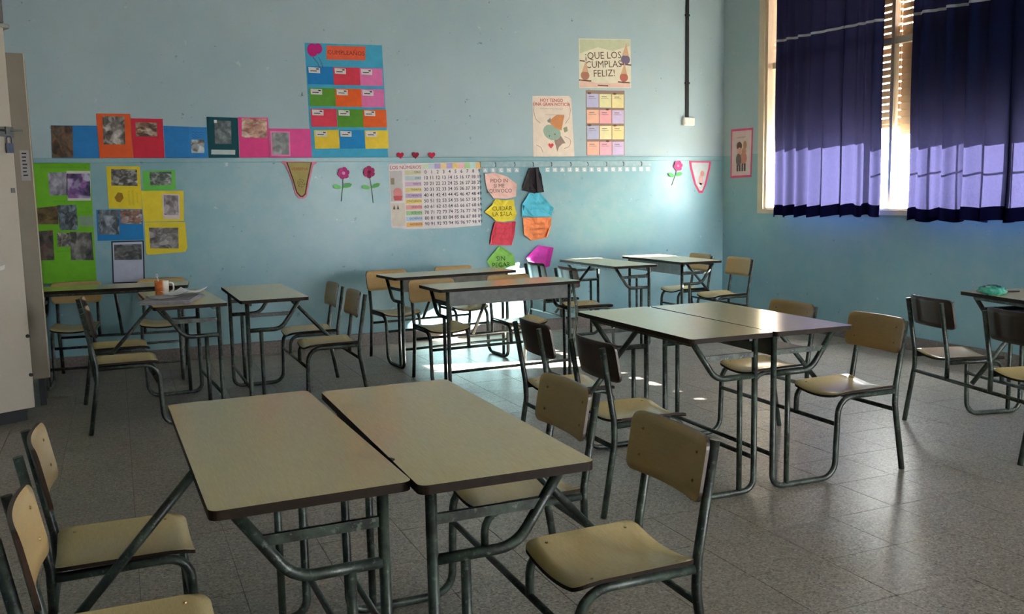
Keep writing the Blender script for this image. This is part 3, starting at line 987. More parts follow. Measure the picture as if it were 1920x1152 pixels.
PZ = [(124, 158), (164, 199), (203, 238), (243, 279)]
def to_wall(px, py):
    x = 1.640 + (px - 571) * (2.375 - 1.640) / (728 - 571)
    return x, 2.758 - (py - 82) * (2.758 - 1.742) / (298 - 82)
for r in range(4):
    for c in range(3):
        x0, z0 = to_wall(PX[r][c][0], PZ[r][0])
        x1, z1 = to_wall(PX[r][c][1], PZ[r][1])
        pk = flat(ch, 'pocket', [(x0, z0 - 0.004), (x1, z0), (x1 + 0.002, z1 + 0.003), (x0 + 0.002, z1)], paper(PC[r][c]), 0.0014 + 0.0009 * ((r + c) % 3), 0.0012)
        tg = link('name_tag', prism_me('name_tag', paper((222, 214, 210)), [(x0 + 0.012 - ccx, z0 - 0.010 - ccz), (x0 + 0.115 - ccx, z0 - 0.014 - ccz), (x0 + 0.115 - ccx, z0 - 0.062 - ccz), (x0 + 0.014 - ccx, z0 - 0.060 - ccz)], 0.0050, 0.0056), pk)
        bm = bmesh.new()
        box(bm, x0 + 0.028 - ccx, x0 + 0.085 - ccx, z0 - 0.046 - ccz, z0 - 0.039 - ccz, 0.0056, 0.006)
        box(bm, x0 + 0.080 - ccx, x0 + 0.104 - ccx, z0 - 0.030 - ccz, z0 - 0.020 - ccz, 0.0056, 0.006)
        link('tag_print', finish(bm, 'tag_print', INK), pk)

# hearts on the rail
def heart(cx, cz, s):
    p = []
    for k in range(22):
        t = 2 * PI * k / 22
        p.append((cx + s * 16 * math.sin(t) ** 3 / 16, cz + s * (13 * math.cos(t) - 5 * math.cos(2 * t) - 2 * math.cos(3 * t) - math.cos(4 * t)) / 16))
    return p
for x, nm, c in ((2.488, 'red felt heart on the rail, closest to the birthday chart', (190, 30, 62)), (2.636, 'dark red felt heart on the rail, middle of three', (150, 24, 58)), (2.797, 'red felt heart on the rail, farthest from the birthday chart', (206, 40, 74))):
    wall_thing('felt_heart', nm, 'heart', heart(x, 1.772, 0.034), paper(c), 'felt hearts above the number chart', 0.006, 0.015)

# pictures at the left under the rail
gp = wall_thing('photo_poster', 'tall lime green poster covered with photographs, beside the locker', 'poster', [(-0.62, 1.712), (-0.161, 1.712), (-0.177, 0.724), (-0.64, 0.735)], paper((110, 178, 40)))
green_ink = plain('green_ink', (60, 112, 26), 0.8)
scribble(gp, -0.36, 1.680, 0.34, 0.026, 1, green_ink, seed=2)
scribble(gp, -0.41, 1.405, 0.12, 0.022, 1, green_ink, seed=3)
scribble(gp, -0.22, 1.312, 0.09, 0.020, 1, green_ink, seed=4)
scribble(gp, -0.41, 0.995, 0.12, 0.020, 1, green_ink, seed=5)
snap(gp, [(-0.477, 1.636), (-0.335, 1.639), (-0.345, 1.453), (-0.478, 1.451)], [(84, 80, 92), (130, 126, 140), (176, 172, 186), (196, 194, 206)], 11, 5)
flat(gp, 'photo_border', [(-0.342, 1.650), (-0.163, 1.648), (-0.175, 1.405), (-0.349, 1.408)], paper((206, 206, 190)), 0.0013)
snap(gp, [(-0.338, 1.628), (-0.168, 1.626), (-0.176, 1.424), (-0.345, 1.427)], PURP, 12, 5, 0.0019)
snap(gp, [(-0.615, 1.350), (-0.426, 1.368), (-0.429, 1.216), (-0.612, 1.222)], [(40, 30, 22), (92, 70, 40), (120, 100, 60), (70, 64, 50)], 13, 5)
snap(gp, [(-0.429, 1.372), (-0.287, 1.374), (-0.286, 1.167), (-0.424, 1.168)], [(30, 30, 28), (62, 66, 70), (96, 112, 128), (130, 146, 160)], 14, 9, 0.0019)
flat(gp, 'blank_card', [(-0.278, 1.281), (-0.173, 1.279), (-0.171, 1.190), (-0.279, 1.198)], paper((130, 154, 128)), 0.0013)
snap(gp, [(-0.618, 1.165), (-0.475, 1.169), (-0.481, 0.925), (-0.620, 0.929)], [(24, 24, 22), (52, 52, 46), (96, 88, 80), (120, 60, 54)], 15, 6)
snap(gp, [(-0.446, 1.147), (-0.339, 1.143), (-0.343, 1.029), (-0.45, 1.033)], BW, 16, 6)
snap(gp, [(-0.350, 1.152), (-0.187, 1.142), (-0.187, 0.911), (-0.359, 0.919)], [(26, 28, 28), (64, 64, 62), (104, 102, 98), (150, 146, 142)], 17, 7, 0.0019)
G2 = 'photo sheets beside the lime green poster'
s = sheet('yellow sheet with a crowd photo and a sideways caption beside a leaf drawing', [(-0.040, 1.685), (0.219, 1.683), (0.214, 1.326), (-0.043, 1.337)], (224, 198, 44), G2)
snap(s, [(-0.005, 1.663), (0.196, 1.657), (0.191, 1.519), (-0.010, 1.526)], BW, 21, 11)
flat(s, 'leaf_drawing', [(0.005, 1.425), (0.035, 1.468), (0.068, 1.462), (0.076, 1.42), (0.048, 1.385), (0.022, 1.392)], plain('brown_ink', (150, 112, 30), 0.8))
scribble(s, 0.150, 1.420, 0.13, 0.022, 3, plain('olive_ink', (120, 100, 24), 0.8), rot=PI / 2, seed=6)
s = sheet('small light green sheet with a dark photo, beside the crowd photo', [(0.237, 1.645), (0.496, 1.652), (0.494, 1.483), (0.235, 1.476)], (104, 186, 82), G2, off=0.003)
snap(s, [(0.291, 1.634), (0.465, 1.637), (0.462, 1.524), (0.292, 1.522)], [(30, 38, 32), (64, 74, 66), (120, 124, 118), (200, 200, 196)], 22, 8)
s = sheet('folded yellow sheet with a small bordered photo of a figure', [(0.216, 1.479), (0.554, 1.473), (0.542, 1.215), (0.222, 1.218)], (226, 202, 52), G2, off=0.0015)
flat(s, 'photo_border', [(0.380, 1.450), (0.520, 1.443), (0.512, 1.232), (0.378, 1.240)], paper((208, 190, 196)))
snap(s, [(0.393, 1.44), (0.508, 1.433), (0.502, 1.265), (0.387, 1.272)], [(60, 50, 50), (104, 92, 92), (150, 138, 146), (206, 196, 204)], 23, 5, 0.0019)
s = sheet('yellow sheet with rounded corners framing a wide brown photo', [(0.226, 1.214), (0.551, 1.206), (0.556, 0.985), (0.540, 0.950), (0.235, 0.936), (0.222, 0.955)], (224, 200, 48), G2)
snap(s, [(0.257, 1.167), (0.492, 1.16), (0.485, 0.981), (0.258, 0.991)], [(44, 38, 38), (88, 80, 78), (130, 122, 122), (190, 184, 184)], 24, 7)
s = sheet('blue sheet with two photographs under the leaf drawing', [(-0.141, 1.328), (0.214, 1.324), (0.212, 1.065), (-0.147, 1.070)], (34, 122, 186), G2, off=0.0015)
snap(s, [(-0.130, 1.326), (0.033, 1.322), (0.024, 1.117), (-0.135, 1.123)], COOL, 25, 6)
snap(s, [(0.042, 1.322), (0.211, 1.322), (0.209, 1.201), (0.038, 1.206)], [(30, 44, 76), (110, 74, 60), (150, 110, 88), (206, 206, 212)], 26, 6)
s = wall_thing('framed_notice', 'white notice in a thin black frame with a dark photo at its head', 'notice', [(-0.044, 1.064), (0.211, 1.061), (0.197, 0.700), (-0.056, 0.707)], BLACK, None, 0.004)
flat(s, 'sheet', [(-0.033, 1.052), (0.199, 1.050), (0.186, 0.712), (-0.045, 0.718)], paper((176, 180, 200)), 0.0038)
snap(s, [(-0.024, 1.034), (0.191, 1.031), (0.185, 0.898), (-0.030, 0.905)], [(24, 26, 24), (56, 58, 56), (92, 92, 90), (140, 140, 138)], 27, 7, 0.0044)

# pennants and paper flowers
s = wall_thing('pennant', 'pink felt-edged pennant with an olive panel, under the wide pink sheet', 'pennant', [(1.392, 1.722), (1.392, 1.706), (1.425, 1.690), (1.478, 1.540), (1.500, 1.430), (1.535, 1.386), (1.570, 1.384), (1.605, 1.412), (1.628, 1.520), (1.672, 1.680), (1.706, 1.702), (1.704, 1.714)], paper((228, 136, 168)), None, 0.004, 0.012)
flat(s, 'brown_border', [(1.432, 1.712), (1.482, 1.548), (1.508, 1.440), (1.540, 1.402), (1.566, 1.400), (1.594, 1.424), (1.616, 1.528), (1.662, 1.710)], paper((84, 70, 44)), 0.004)
flat(s, 'olive_panel', [(1.446, 1.708), (1.494, 1.548), (1.518, 1.446), (1.545, 1.414), (1.563, 1.412), (1.584, 1.432), (1.604, 1.530), (1.650, 1.706)], paper((172, 158, 98)), 0.0046)
words(s, 'VERBENA', 1.548, 1.650, 0.036, plain('rust_ink', (176, 80, 60), 0.8), 0.0052)
bm = bmesh.new()
pcx, pcz = s['_c']
for q in range(6):
    a = q * PI / 3 + 0.3
    tube(bm, [(1.556 - pcx + 0.008 * math.cos(a), 1.525 - pcz + 0.008 * math.sin(a), 0.0055), (1.556 - pcx + 0.034 * math.cos(a + 0.3), 1.525 - pcz + 0.040 * math.sin(a + 0.3), 0.0055), (1.556 - pcx + 0.030 * math.cos(a + 0.9), 1.525 - pcz + 0.034 * math.sin(a + 0.9), 0.0055)], 0.0025, 5)
link('drawing', finish(bm, 'drawing', plain('brown_line', (92, 72, 40), 0.8)), s)
def flower(label, x, z, dx, dz, petal, tilt, centre, extra=True):
    t = thing('paper_flower', label, 'paper flower', (x, YB - 0.003, z), (PI / 2, 0, 0), 'paper flowers under the rail')
    bm = bmesh.new()
    tube(bm, [(0, 0, 0), (dx * 0.5 + 0.006, dz * 0.5, 0.002), (dx, dz, 0.0)], 0.0045, 6)
    link('stem', finish(bm, 'stem', plain('stem_green', (120, 150, 128), 0.7)), t)
    pm = prism_me('petal', paper(petal), [(0, 0), (0.030, 0.022), (0.052, 0.020), (0.058, 0.0), (0.050, -0.020), (0.028, -0.022)], 0, 0.0016)
    for q in range(6):
        link('petal', pm, t, (0, 0, 0.003 + 0.0012 * (q % 3)), (0.12 * (-1) ** q, -0.15, tilt + q * PI / 3))
    link('centre', prism_me('centre', paper(centre), disc(0, 0, 0.016, 0.016, 10), 0.008, 0.011), t)
    lm = prism_me('leaf', paper((112, 186, 112)), [(0, 0), (0.030, 0.022), (0.070, 0.024), (0.095, 0.006), (0.070, -0.014), (0.030, -0.012)], 0, 0.0014)
    for sgn in (0.25, PI - 0.35):
        link('leaf', lm, t, (dx * 0.48, dz * 0.48 - 0.01, 0.004), (0.1, -0.12, sgn + tilt * 0.2))
    return t
flower('magenta paper flower with a pink tag, close to the pennant with olive panel', 1.945, 1.610, -0.030, -0.255, (186, 60, 130), 0.2, (232, 150, 200))
flower('maroon paper flower with a pale stem, beside the number chart', 2.185, 1.618, 0.030, -0.285, (168, 52, 104), 0.5, (120, 28, 50))
flower('pink paper flower by the corner, beside the pink-edged pennant', 5.560, 1.655, -0.075, -0.205, (214, 84, 140), 0.1, (226, 140, 170))
s = wall_thing('pennant', 'pink-outlined pennant with a pale panel, by the room corner', 'pennant', [(5.708, 1.705), (5.716, 1.640), (5.775, 1.455), (5.835, 1.362), (5.880, 1.360), (5.925, 1.440), (5.975, 1.620), (5.990, 1.700)], paper((222, 78, 120)), None, 0.003)
flat(s, 'pale_panel', [(5.735, 1.690), (5.742, 1.640), (5.795, 1.460), (5.842, 1.388), (5.872, 1.386), (5.903, 1.450), (5.950, 1.620), (5.962, 1.686)], paper((196, 202, 206)), 0.003)
for (a, b, rx, rz, c) in ((5.855, 1.50, 0.03, 0.055, (228, 178, 176)), (5.875, 1.57, 0.025, 0.03, (216, 150, 140)), (5.848, 1.45, 0.03, 0.02, (236, 226, 220))):
    flat(s, 'figure_patch', disc(a, b, rx, rz, 12), paper(c), 0.0036)

# number chart
nc = wall_thing('number_chart', 'numbers poster from 0 to 99 with coloured row names', 'chart', [(2.376, 1.694), (3.282, 1.705), (3.288, 1.092), (2.960, 1.076), (2.560, 1.078), (2.380, 1.096)], paper((226, 216, 216)))
words(nc, 'LOS NÚMEROS', 2.385, 1.655, 0.046, plain('red_print', (176, 60, 70), 0.8), 0.0014, 'LEFT', 0.012, 0.0)
HEADC = [(206, 214, 190), (196, 206, 214), (178, 160, 206), (232, 206, 150), (184, 164, 210), (238, 206, 130), (236, 180, 190), (176, 206, 150), (186, 214, 206), (240, 190, 120)]
x0c, dxc = 2.735, 0.0605
for k in range(10):
    x = x0c + dxc * (k - 0.5)
    flat(nc, 'column_tab', [(x, 1.693 + 0.0008 * k), (x + dxc, 1.694 + 0.0008 * k), (x + dxc, 1.645), (x, 1.644)], paper(HEADC[k]), 0.0013)
ROWN = ['CERO', 'DIEZ', 'VEINTE', 'TREINTA', 'CUARENTA', 'CINCUENTA', 'SESENTA', 'SETENTA', 'OCHENTA', 'NOVENTA']
ROWC = [(210, 206, 170), (190, 204, 206), (214, 178, 206), (222, 206, 140), (196, 170, 206), (230, 206, 120), (230, 160, 160), (164, 202, 150), (180, 200, 226), (234, 178, 110)]
num_ink = plain('violet_ink', (72, 60, 84), 0.8)
verts_bm = bmesh.new()
z0c, dzc = 1.612, 0.0545
for r in range(10):
    z = z0c - dzc * r
    flat(nc, 'row_tab', [(2.530, z + 0.019), (2.690, z + 0.020), (2.690, z - 0.021), (2.530, z - 0.022)], paper(ROWC[r]), 0.0013)
    words(nc, ROWN[r], 2.687, z, 0.026, num_ink, 0.0019, 'RIGHT')
    for k in range(10):
        me = text_me('number', str(r * 10 + k), 0.046, num_ink, 'CENTER', 0.0005)
        me.transform(Matrix.Translation((x0c + dxc * k - nc['_c'][0], z + 0.0008 * k - nc['_c'][1], 0.0014)))
        verts_bm.from_mesh(me)
        bpy.data.meshes.remove(me)
o = link('numerals', finish(verts_bm, 'numerals', num_ink), nc)
o['kind'] = 'stuff'
flat(nc, 'corner_picture', [(2.382, 1.625), (2.505, 1.628), (2.505, 1.345), (2.386, 1.343)], paper((196, 190, 190)), 0.0013)
flat(nc, 'picture_patch', disc(2.455, 1.425, 0.045, 0.045, 14), paper((216, 140, 140)), 0.0018)
flat(nc, 'picture_patch', [(2.410, 1.395), (2.500, 1.395), (2.490, 1.350), (2.420, 1.350)], paper((206, 96, 100)), 0.0023)
flat(nc, 'picture_patch', [(2.392, 1.560), (2.425, 1.560), (2.425, 1.500), (2.392, 1.500)], paper((150, 140, 110)), 0.0018)
flat(nc, 'corner_picture', [(2.388, 1.325), (2.520, 1.327), (2.520, 1.110), (2.392, 1.112)], paper((214, 202, 190)), 0.0013)
for x in (2.415, 2.452):
    flat(nc, 'picture_patch', [(x - 0.013, 1.268), (x, 1.312), (x + 0.013, 1.268)], paper((104, 92, 84)), 0.0018)

# crumpled notes with the class rules
def crumpled(label, pts, rgb, seed, text=None, size=0.05, amp=0.014, tz=0.0, folds=()):
    rnd = random.Random(seed)
    cx = sum(p[0] for p in pts) / len(pts)
    cz = sum(p[1] for p in pts) / len(pts)
    loc = [(p[0] - cx, p[1] - cz) for p in pts]
    bm = bmesh.new()
    ring = []
    n = len(loc)
    for i in range(n):                                  # denser outline
        a, b = loc[i], loc[(i + 1) % n]
        for k in range(5):
            t = k / 5
            ring.append((a[0] + (b[0] - a[0]) * t, a[1] + (b[1] - a[1]) * t))
    rings = []
    for lv, s in enumerate((1.0, 0.8, 0.58, 0.34)):
        rings.append([(x * s, y * s, lv) for x, y in ring])
    def hgt(x, y, lv):
        d = abs(mnoise.noise(Vector((x * 13 + seed * 3.1, y * 13, seed)))) * 1.6
        crease = abs(((x * math.cos(seed) + y * math.sin(seed)) * 9 + 0.3) % 1 - 0.5)
        e = (0.9 if lv == 0 else 0.35 if lv == 1 else 0.15) * amp * (0.6 + 1.6 * abs(mnoise.noise(Vector((x * 7, y * 7, seed + 9)))))
        return 0.006 + amp * 0.7 * d + amp * 0.7 * crease + 1.3 * e
    T = [[bm.verts.new((x, y, hgt(x, y, lv))) for x, y, lv in rg] for rg in rings]
    B = [[bm.verts.new((v.co.x, v.co.y, v.co.z - 0.0018)) for v in rg] for rg in T]
    m = len(ring)
    for L, flip in ((T, False), (B, True)):
        for a, b in zip(L, L[1:]):
            for i in range(m):
                bm.faces.new((a[i], a[(i + 1) % m], b[(i + 1) % m]))
                bm.faces.new((a[i], b[(i + 1) % m], b[i]))
        c = bm.verts.new((0, 0, hgt(0, 0, 4) - (0.0018 if flip else 0)))
        for i in range(m):
            bm.faces.new((L[-1][i], L[-1][(i + 1) % m], c))
    for i in range(m):
        bm.faces.new((T[0][i], B[0][i], B[0][(i + 1) % m], T[0][(i + 1) % m]))
    o = thing('paper_note', label, 'note', (cx, YB - 0.0005, cz), (PI / 2, 0, 0), 'crumpled class-rule notes', finish(bm, 'paper_note', paper(rgb)))
    o['_c'] = (cx, cz)
    from mathutils.bvhtree import BVHTree
    bvh = BVHTree.FromPolygons([v.co.copy() for v in o.data.vertices], [tuple(p.vertices) for p in o.data.polygons])
    def lay(u, v):
        h = bvh.ray_cast(Vector((u, v, 0.2)), Vector((0, 0, -1)))
        return (h[0].z if h[0] is not None else 0.012) + 0.0008
    if not text and tz:
        scribble(o, cx, cz, 0.17, size, int(tz), plain('faint_ink', tuple(int(c * 0.72) for c in rgb), 0.8), r=0.0016, seed=seed + 20, lay=lay)
    if text:
        me = text_me('lettering', text, size, plain('note_ink', tuple(int(c * 0.42) for c in rgb), 0.8), 'CENTER', 0.0, 0.95)
        for v in me.vertices:
            v.co.y += tz
            # laid on the creased sheet
            v.co.z = lay(v.co.x, v.co.y) + 0.0004 + (0.0004 if v.co.z > 0 else 0)
        link('lettering', me, o)
    for fp in folds:
        bm = bmesh.new()
        hi = [bm.verts.new((p[0] - cx, p[1] - cz, p[2])) for p in fp]
        lo = [bm.verts.new((p[0] - cx, p[1] - cz, p[2] - 0.0016)) for p in fp]
        bm.faces.new(hi); bm.faces.new(lo[::-1])
        for i in range(len(fp)):
            j = (i + 1) % len(fp)
            bm.faces.new((lo[i], lo[j], hi[j], hi[i]))
        bmesh.ops.triangulate(bm, faces=bm.faces[:])
        link('folded_flap', finish(bm, 'folded_flap', paper(rgb)), o)
    return o
crumpled('pale pink scroll-shaped note reading SI ME EQUIVOCO', [(3.335, 1.592), (3.440, 1.600), (3.572, 1.560), (3.668, 1.489), (3.659, 1.365), (3.560, 1.345), (3.419, 1.352), (3.360, 1.430), (3.338, 1.510)], (236, 190, 180), 1, 'PIDO IN\nSI ME\nEQUIVOCO', 0.052, 0.010, 0.0)
crumpled('yellow note curling at both ends, above the crimson one', [(3.320, 1.219), (3.400, 1.290), (3.436, 1.343), (3.540, 1.330), (3.636, 1.338), (3.640, 1.270), (3.661, 1.200), (3.631, 1.130), (3.520, 1.120), (3.436, 1.127), (3.380, 1.180)], (228, 206, 66), 2, 'CUIDAR\nLA SALA', 0.058, 0.014, -0.01)
crumpled('crimson folded note between the yellow and the green one', [(3.368, 0.899), (3.385, 1.000), (3.425, 1.122), (3.540, 1.110), (3.642, 1.121), (3.628, 0.989), (3.597, 0.884), (3.480, 0.890)], (228, 76, 96), 3, None, 0.035, 0.018, 3, folds=[[(3.372, 0.905, 0.020), (3.440, 1.120, 0.034), (3.430, 1.000, 0.040), (3.520, 0.888, 0.026)], [(3.605, 1.118, 0.026), (3.640, 1.118, 0.050), (3.628, 0.995, 0.030)]])
crumpled('green diamond-shaped note reading SIN PEGAR', [(3.330, 0.737), (3.400, 0.815), (3.470, 0.884), (3.545, 0.840), (3.618, 0.788), (3.633, 0.680), (3.500, 0.664), (3.379, 0.661)], (142, 200, 96), 4, 'SIN\nPEGAR', 0.066, 0.014, -0.035)
crumpled('black crumpled note hanging from the hook rail', [(3.718, 1.425), (3.765, 1.545), (3.804, 1.644), (3.910, 1.650), (3.940, 1.530), (3.964, 1.405), (3.858, 1.391), (3.780, 1.412)], (44, 38, 44), 5, None, 0.04, 0.020, folds=[[(3.870, 1.640, 0.040), (3.905, 1.640, 0.022), (3.955, 1.410, 0.022), (3.880, 1.400, 0.050)]])
crumpled('turquoise note with pointed ends, under the black one', [(3.713, 1.172), (3.722, 1.290), (3.800, 1.396), (3.917, 1.396), (3.990, 1.320), (4.069, 1.243), (4.043, 1.163), (3.880, 1.160)], (88, 186, 212), 6, None, 0.035, 0.013, 2, folds=[[(3.722, 1.290, 0.018), (3.745, 1.270, 0.040), (3.845, 1.165, 0.030), (3.800, 1.170, 0.016), (3.725, 1.180, 0.016)]])
crumpled('orange note with a rolled lower corner, under the turquoise one', [(3.730, 1.152), (3.880, 1.150), (4.043, 1.148), (4.036, 1.056), (3.998, 0.949), (3.900, 0.930), (3.813, 0.924), (3.738, 0.985)], (240, 140, 90), 7, None, 0.036, 0.012, 3, folds=[[(4.036, 1.056, 0.018), (4.005, 1.040, 0.046), (3.975, 0.955, 0.040), (3.998, 0.949, 0.018)]])
crumpled('magenta folded note behind the dark chair backs', [(3.757, 0.749), (3.820, 0.815), (3.895, 0.872), (4.050, 0.845), (4.025, 0.745), (3.999, 0.652), (3.956, 0.637), (3.870, 0.690), (3.786, 0.705)], (226, 76, 190), 8, None, 0.05, 0.018, 1, folds=[[(4.045, 0.842, 0.060), (4.005, 0.830, 0.024), (3.965, 0.650, 0.024), (3.998, 0.655, 0.056)]])

# posters above the rail
hp = wall_thing('birthday_poster', 'cream birthday poster reading QUE LOS CUMPLAS FELIZ with party-hat figures', 'poster', [(4.388, 2.927), (4.986, 2.945), (4.990, 2.456), (4.387, 2.440)], paper((222, 214, 192)))
brown = plain('brown_print', (104, 76, 60), 0.8)
words(hp, '¡QUE LOS\nCUMPLAS\nFELIZ!', 4.670, 2.680, 0.098, brown, 0.0016, 'CENTER', 0.06, 0.0, 0.9)
flat(hp, 'green_wash', [(4.395, 2.92), (4.98, 2.938), (4.98, 2.88), (4.78, 2.82), (4.60, 2.85), (4.40, 2.78)], paper((196, 198, 166)), 0.0013)
for x, z, k, c in ((4.455, 2.565, 1.0, (176, 120, 100)), (4.905, 2.560, 1.0, (182, 104, 92)), (4.925, 2.740, 1.1, (120, 104, 130))):
    flat(hp, 'figure_body', disc(x, z, 0.050 * k, 0.045 * k, 12), paper(c), 0.0016)
    flat(hp, 'party_hat', [(x - 0.036 * k, z + 0.035 * k), (x + 0.036 * k, z + 0.035 * k), (x + 0.010, z + 0.150 * k)], paper((206, 166, 132)), 0.0021)
    flat(hp, 'base_line', [(x - 0.07, z - 0.040), (x + 0.07, z - 0.046), (x + 0.07, z - 0.060), (x - 0.07, z - 0.054)], brown, 0.0013)  # brown line printed under each figure
flat(hp, 'pink_ground', [(4.392, 2.515), (4.60, 2.495), (4.97, 2.505), (4.985, 2.462), (4.392, 2.446)], paper((224, 186, 172)), 0.0013)
flat(hp, 'dash', [(4.60, 2.478), (4.72, 2.476), (4.72, 2.464), (4.60, 2.466)], brown, 0.0019)
flat(hp, 'dash', [(4.395, 2.715), (4.455, 2.712), (4.455, 2.700), (4.395, 2.703)], brown, 0.0019)
# twelve month cards
CC = [[(184, 180, 214), (224, 218, 170), (228, 214, 158)], [(238, 184, 160), (238, 170, 178), (204, 186, 220)], [(184, 184, 214), (232, 222, 178), (232, 212, 156)], [(240, 180, 160), (242, 172, 190), (206, 184, 218)]]
mc = wall_thing('month_cards', 'sheet of twelve pastel month cards below the birthday poster', 'chart', [(4.462, 2.420), (4.913, 2.426), (4.909, 1.768), (4.463, 1.768)], paper((150, 124, 112)))
for r in range(4):
    for c in range(3):
        x0, z1 = 4.470 + c * 0.147, 2.385 - r * 0.160
        cd = flat(mc, 'card', [(x0, z1), (x0 + 0.138, z1 + 0.002), (x0 + 0.137, z1 - 0.134), (x0, z1 - 0.135)], paper(CC[r][c]), 0.0013 + 0.0006 * ((r + c) % 2), 0.001)
        mx_, mz_ = mc['_c']
        bm = bmesh.new()
        box(bm, x0 + 0.025 - mx_, x0 + 0.085 - mx_, z1 - 0.030 - mz_, z1 - 0.022 - mz_, 0.003, 0.0034)
        box(bm, x0 + 0.020 - mx_, x0 + 0.105 - mx_, z1 - 0.046 - mz_, z1 - 0.042 - mz_, 0.003, 0.0034)
        link('card_print', finish(bm, 'card_print', plain('grey_print', (140, 120, 124), 0.8)), cd)
        if (r * 3 + c) % 2 == 0:
            link('card_tab', prism_me('card_tab', brown, disc(x0 + 0.03 + 0.06 * (c % 2) - mx_, z1 + 0.006 - mz_, 0.022, 0.010, 10), 0.003, 0.0045), cd)
# story poster
npo = wall_thing('story_poster', 'cream poster reading HOY TENGO UNA GRAN NOTICIA with a drawn creature', 'poster', [(3.865, 2.350), (4.270, 2.359), (4.296, 2.330), (4.324, 1.757), (4.150, 1.753), (3.865, 1.755)], paper((226, 208, 194)), None, 0.0012, 0.0)
redp = plain('poster_red', (196, 76, 72), 0.8)
words(npo, 'HOY TENGO\nUNA GRAN NOTICIA', 4.075, 2.290, 0.043, redp, 0.0016, 'CENTER', 0.01, 0.0006, 0.9)
mauve_print = plain('mauve_print', (150, 110, 120), 0.8)
scribble(npo, 4.075, 2.228, 0.34, 0.012, 1, mauve_print, r=0.0009, seed=7)
scribble(npo, 4.11, 2.170, 0.30, 0.010, 1, mauve_print, r=0.0008, seed=8)
flat(npo, 'creature_body', [(4.075 + 0.095 * math.cos(a) + 0.02 * math.sin(a), 1.995 + 0.072 * math.sin(a) - 0.030 * math.cos(a)) for a in [2 * PI * k / 18 for k in range(18)]], paper((150, 172, 158)), 0.0016)
flat(npo, 'creature_leg', [(4.09, 1.945), (4.17, 1.965), (4.225, 1.890), (4.19, 1.885), (4.15, 1.850), (4.130, 1.800), (4.118, 1.850)], paper((150, 128, 118)), 0.0013)
flat(npo, 'orange_wing', [(4.035, 2.100), (4.100, 2.150), (4.135, 2.170), (4.215, 2.165), (4.195, 2.080), (4.180, 2.015), (4.115, 2.035)], paper((206, 138, 92)), 0.0021)
flat(npo, 'grey_ear', [(4.020, 2.110), (4.060, 2.140), (4.062, 2.100), (4.035, 2.090)], paper((130, 140, 130)), 0.0026)
flat(npo, 'green_sprig', [(4.200, 2.040), (4.245, 2.055), (4.250, 2.010), (4.215, 1.995)], paper((140, 146, 112)), 0.0013)
for a in (0.6, 2.0):
    flat(npo, 'eye', disc(4.065 + 0.05 * math.cos(a), 1.985 - 0.012 * a, 0.006, 0.006, 8), INK, 0.0022)
flat(npo, 'heart_patch', heart(4.060, 1.865, 0.030), paper((206, 72, 76)), 0.0017)
qx, qz = npo['_c']
tan_line = plain('tan_line', (176, 146, 136), 0.8)
for arc in ([(4.255, 2.30), (4.285, 2.22), (4.270, 2.14), (4.225, 2.085)], [(3.885, 2.30), (3.875, 2.20), (3.90, 2.12), (3.945, 2.085)], [(4.215, 1.955), (4.285, 1.93), (4.280, 1.86), (4.21, 1.835)], [(3.90, 1.87), (3.95, 1.85), (3.97, 1.80)]):
    link('drawn_line', tube_me('drawn_line', tan_line, [(p[0] - qx, p[1] - qz, 0.0016) for p in arc], 0.0022, [0, 0.05, 0.05, 0], 5), npo)

# picture on the window wall
pr = thing('framed_drawing', 'small pink-edged picture of two hugging figures beside the window', 'picture', (XR - 0.0006, 8.078, 1.773), (PI / 2, 0, -PI / 2), None, prism_me('framed_drawing', paper((222, 90, 130)), [(-0.178, 0.260), (0.190, 0.252), (0.170, -0.256), (-0.186, -0.260)], 0, 0.003))
pr['_c'] = (0, 0)
flat(pr, 'panel', [(-0.158, 0.236), (0.170, 0.230), (0.150, -0.232), (-0.164, -0.236)], paper((216, 190, 190)), 0.003)
for a, b, rx, rz, c, h in ((-0.035, 0.075, 0.045, 0.045, (96, 70, 60), 0.0036), (0.060, 0.080, 0.030, 0.045, (176, 134, 92), 0.0036), (-0.030, 0.025, 0.036, 0.036, (214, 160, 140), 0.0042), (0.045, 0.020, 0.036, 0.036, (196, 140, 110), 0.0042), (0.035, -0.055, 0.060, 0.065, (196, 130, 116), 0.0036), (-0.045, -0.070, 0.045, 0.070, (112, 104, 100), 0.0042)):
    flat(pr, 'figure_patch', disc(a, b, rx, rz, 14), paper(c), h)
for x in (-0.065, -0.025, 0.02, 0.06):
    flat(pr, 'figure_leg', [(x - 0.014, -0.11), (x + 0.014, -0.11), (x + 0.014, -0.19), (x - 0.014, -0.19)], paper((84, 78, 76)), 0.0036)
scribble(pr, -0.01, 0.165, 0.20, 0.024, 1, plain('mauve_ink', (186, 150, 160), 0.8), 0.0040, seed=9)

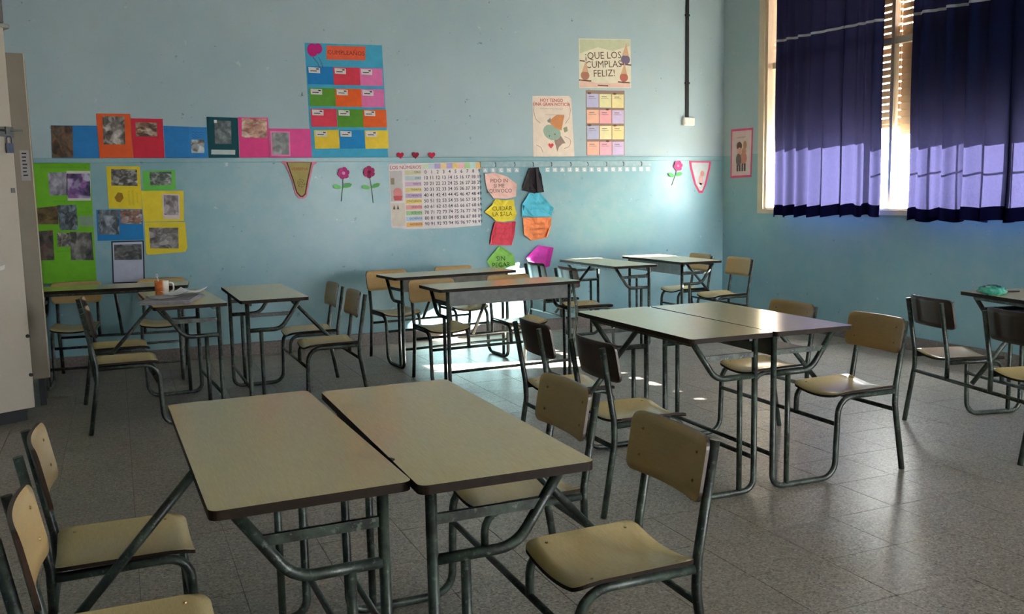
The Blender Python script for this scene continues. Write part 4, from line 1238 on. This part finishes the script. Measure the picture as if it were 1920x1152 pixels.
# conduit and switch box
cd = thing('cable_conduit', 'black vertical cable duct running down to the white socket box', 'conduit', (5.674, YB, 2.165))
link('duct', box_me('duct', BLACK, -0.020, 0.020, -0.016, -0.0005, 0.0, ZC - 2.165, bevel=0.003), cd)
for z in (0.35, 1.05, 1.75):
    link('clip', box_me('clip', BLACK, -0.027, 0.027, -0.0175, -0.0005, z, z + 0.018), cd)
sb = thing('socket_box', 'white socket box at the foot of the black duct', 'socket', (5.682, YB, 2.122))
link('box', box_me('box', WHITE, -0.068, 0.068, -0.045, -0.0005, -0.045, 0.0425, bevel=0.006), sb)
link('cover', box_me('cover', WHITE, -0.058, 0.058, -0.050, -0.0455, -0.036, 0.034, bevel=0.002), sb)

# hook rail and letter tags
hr = thing('hook_rail', 'long pale board with nine hooks under the rail', 'hook rail', (4.26, YB, 1.700))
link('board', box_me('board', plain('pale_blue_paint', (150, 176, 184), 0.4), -0.966, 0.966, -0.014, -0.0005, -0.048, 0.0115, bevel=0.003), hr)
hook = bmesh.new()
tube(hook, fillet([(0, -0.013, 0.010), (0, -0.024, 0.010), (0, -0.036, -0.006), (0, -0.034, -0.026), (0, -0.022, -0.028)], [0, 0.01, 0.015, 0.012, 0]), 0.004, 6)
hook = finish(hook, 'hook', STEEL)
for x in (3.445, 3.650, 3.850, 4.052, 4.268, 4.462, 4.680, 4.880, 5.098):
    link('hook', hook, hr, (x - 4.26, 0, -0.012))
seq = 'A B C N A D E R C H A U D G B Q R O X A D D T'.split()
for k, chh in enumerate(seq):
    x = 3.345 + k * (5.190 - 3.345) / (len(seq) - 1)
    if 3.76 < x < 3.94:
        continue
    pv = seq[k - 1] if k else 'number chart'
    nx_ = seq[k + 1] if k + 1 < len(seq) else 'bare wall'
    if 3.68 < x < 3.76:
        nx_ = 'black note'
    if 3.94 < x < 4.02:
        pv = 'black note'
    tg = wall_thing('letter_tag', 'small pale letter tag %s in the strip, between %s and %s' % (chh, pv, nx_), 'tag', [(x - 0.026, 1.646), (x + 0.026, 1.646), (x + 0.026, 1.602), (x - 0.026, 1.602)], paper((182, 194, 200)), 'letter tags under the hook rail', 0.0015, 0.0)
    words(tg, chh, x, 1.624, 0.040, plain('white_ink', (236, 236, 232), 0.6), 0.0016, 'CENTER', 0, 0.0015)
for o in scene.objects:
    if '_c' in o:
        del o['_c']
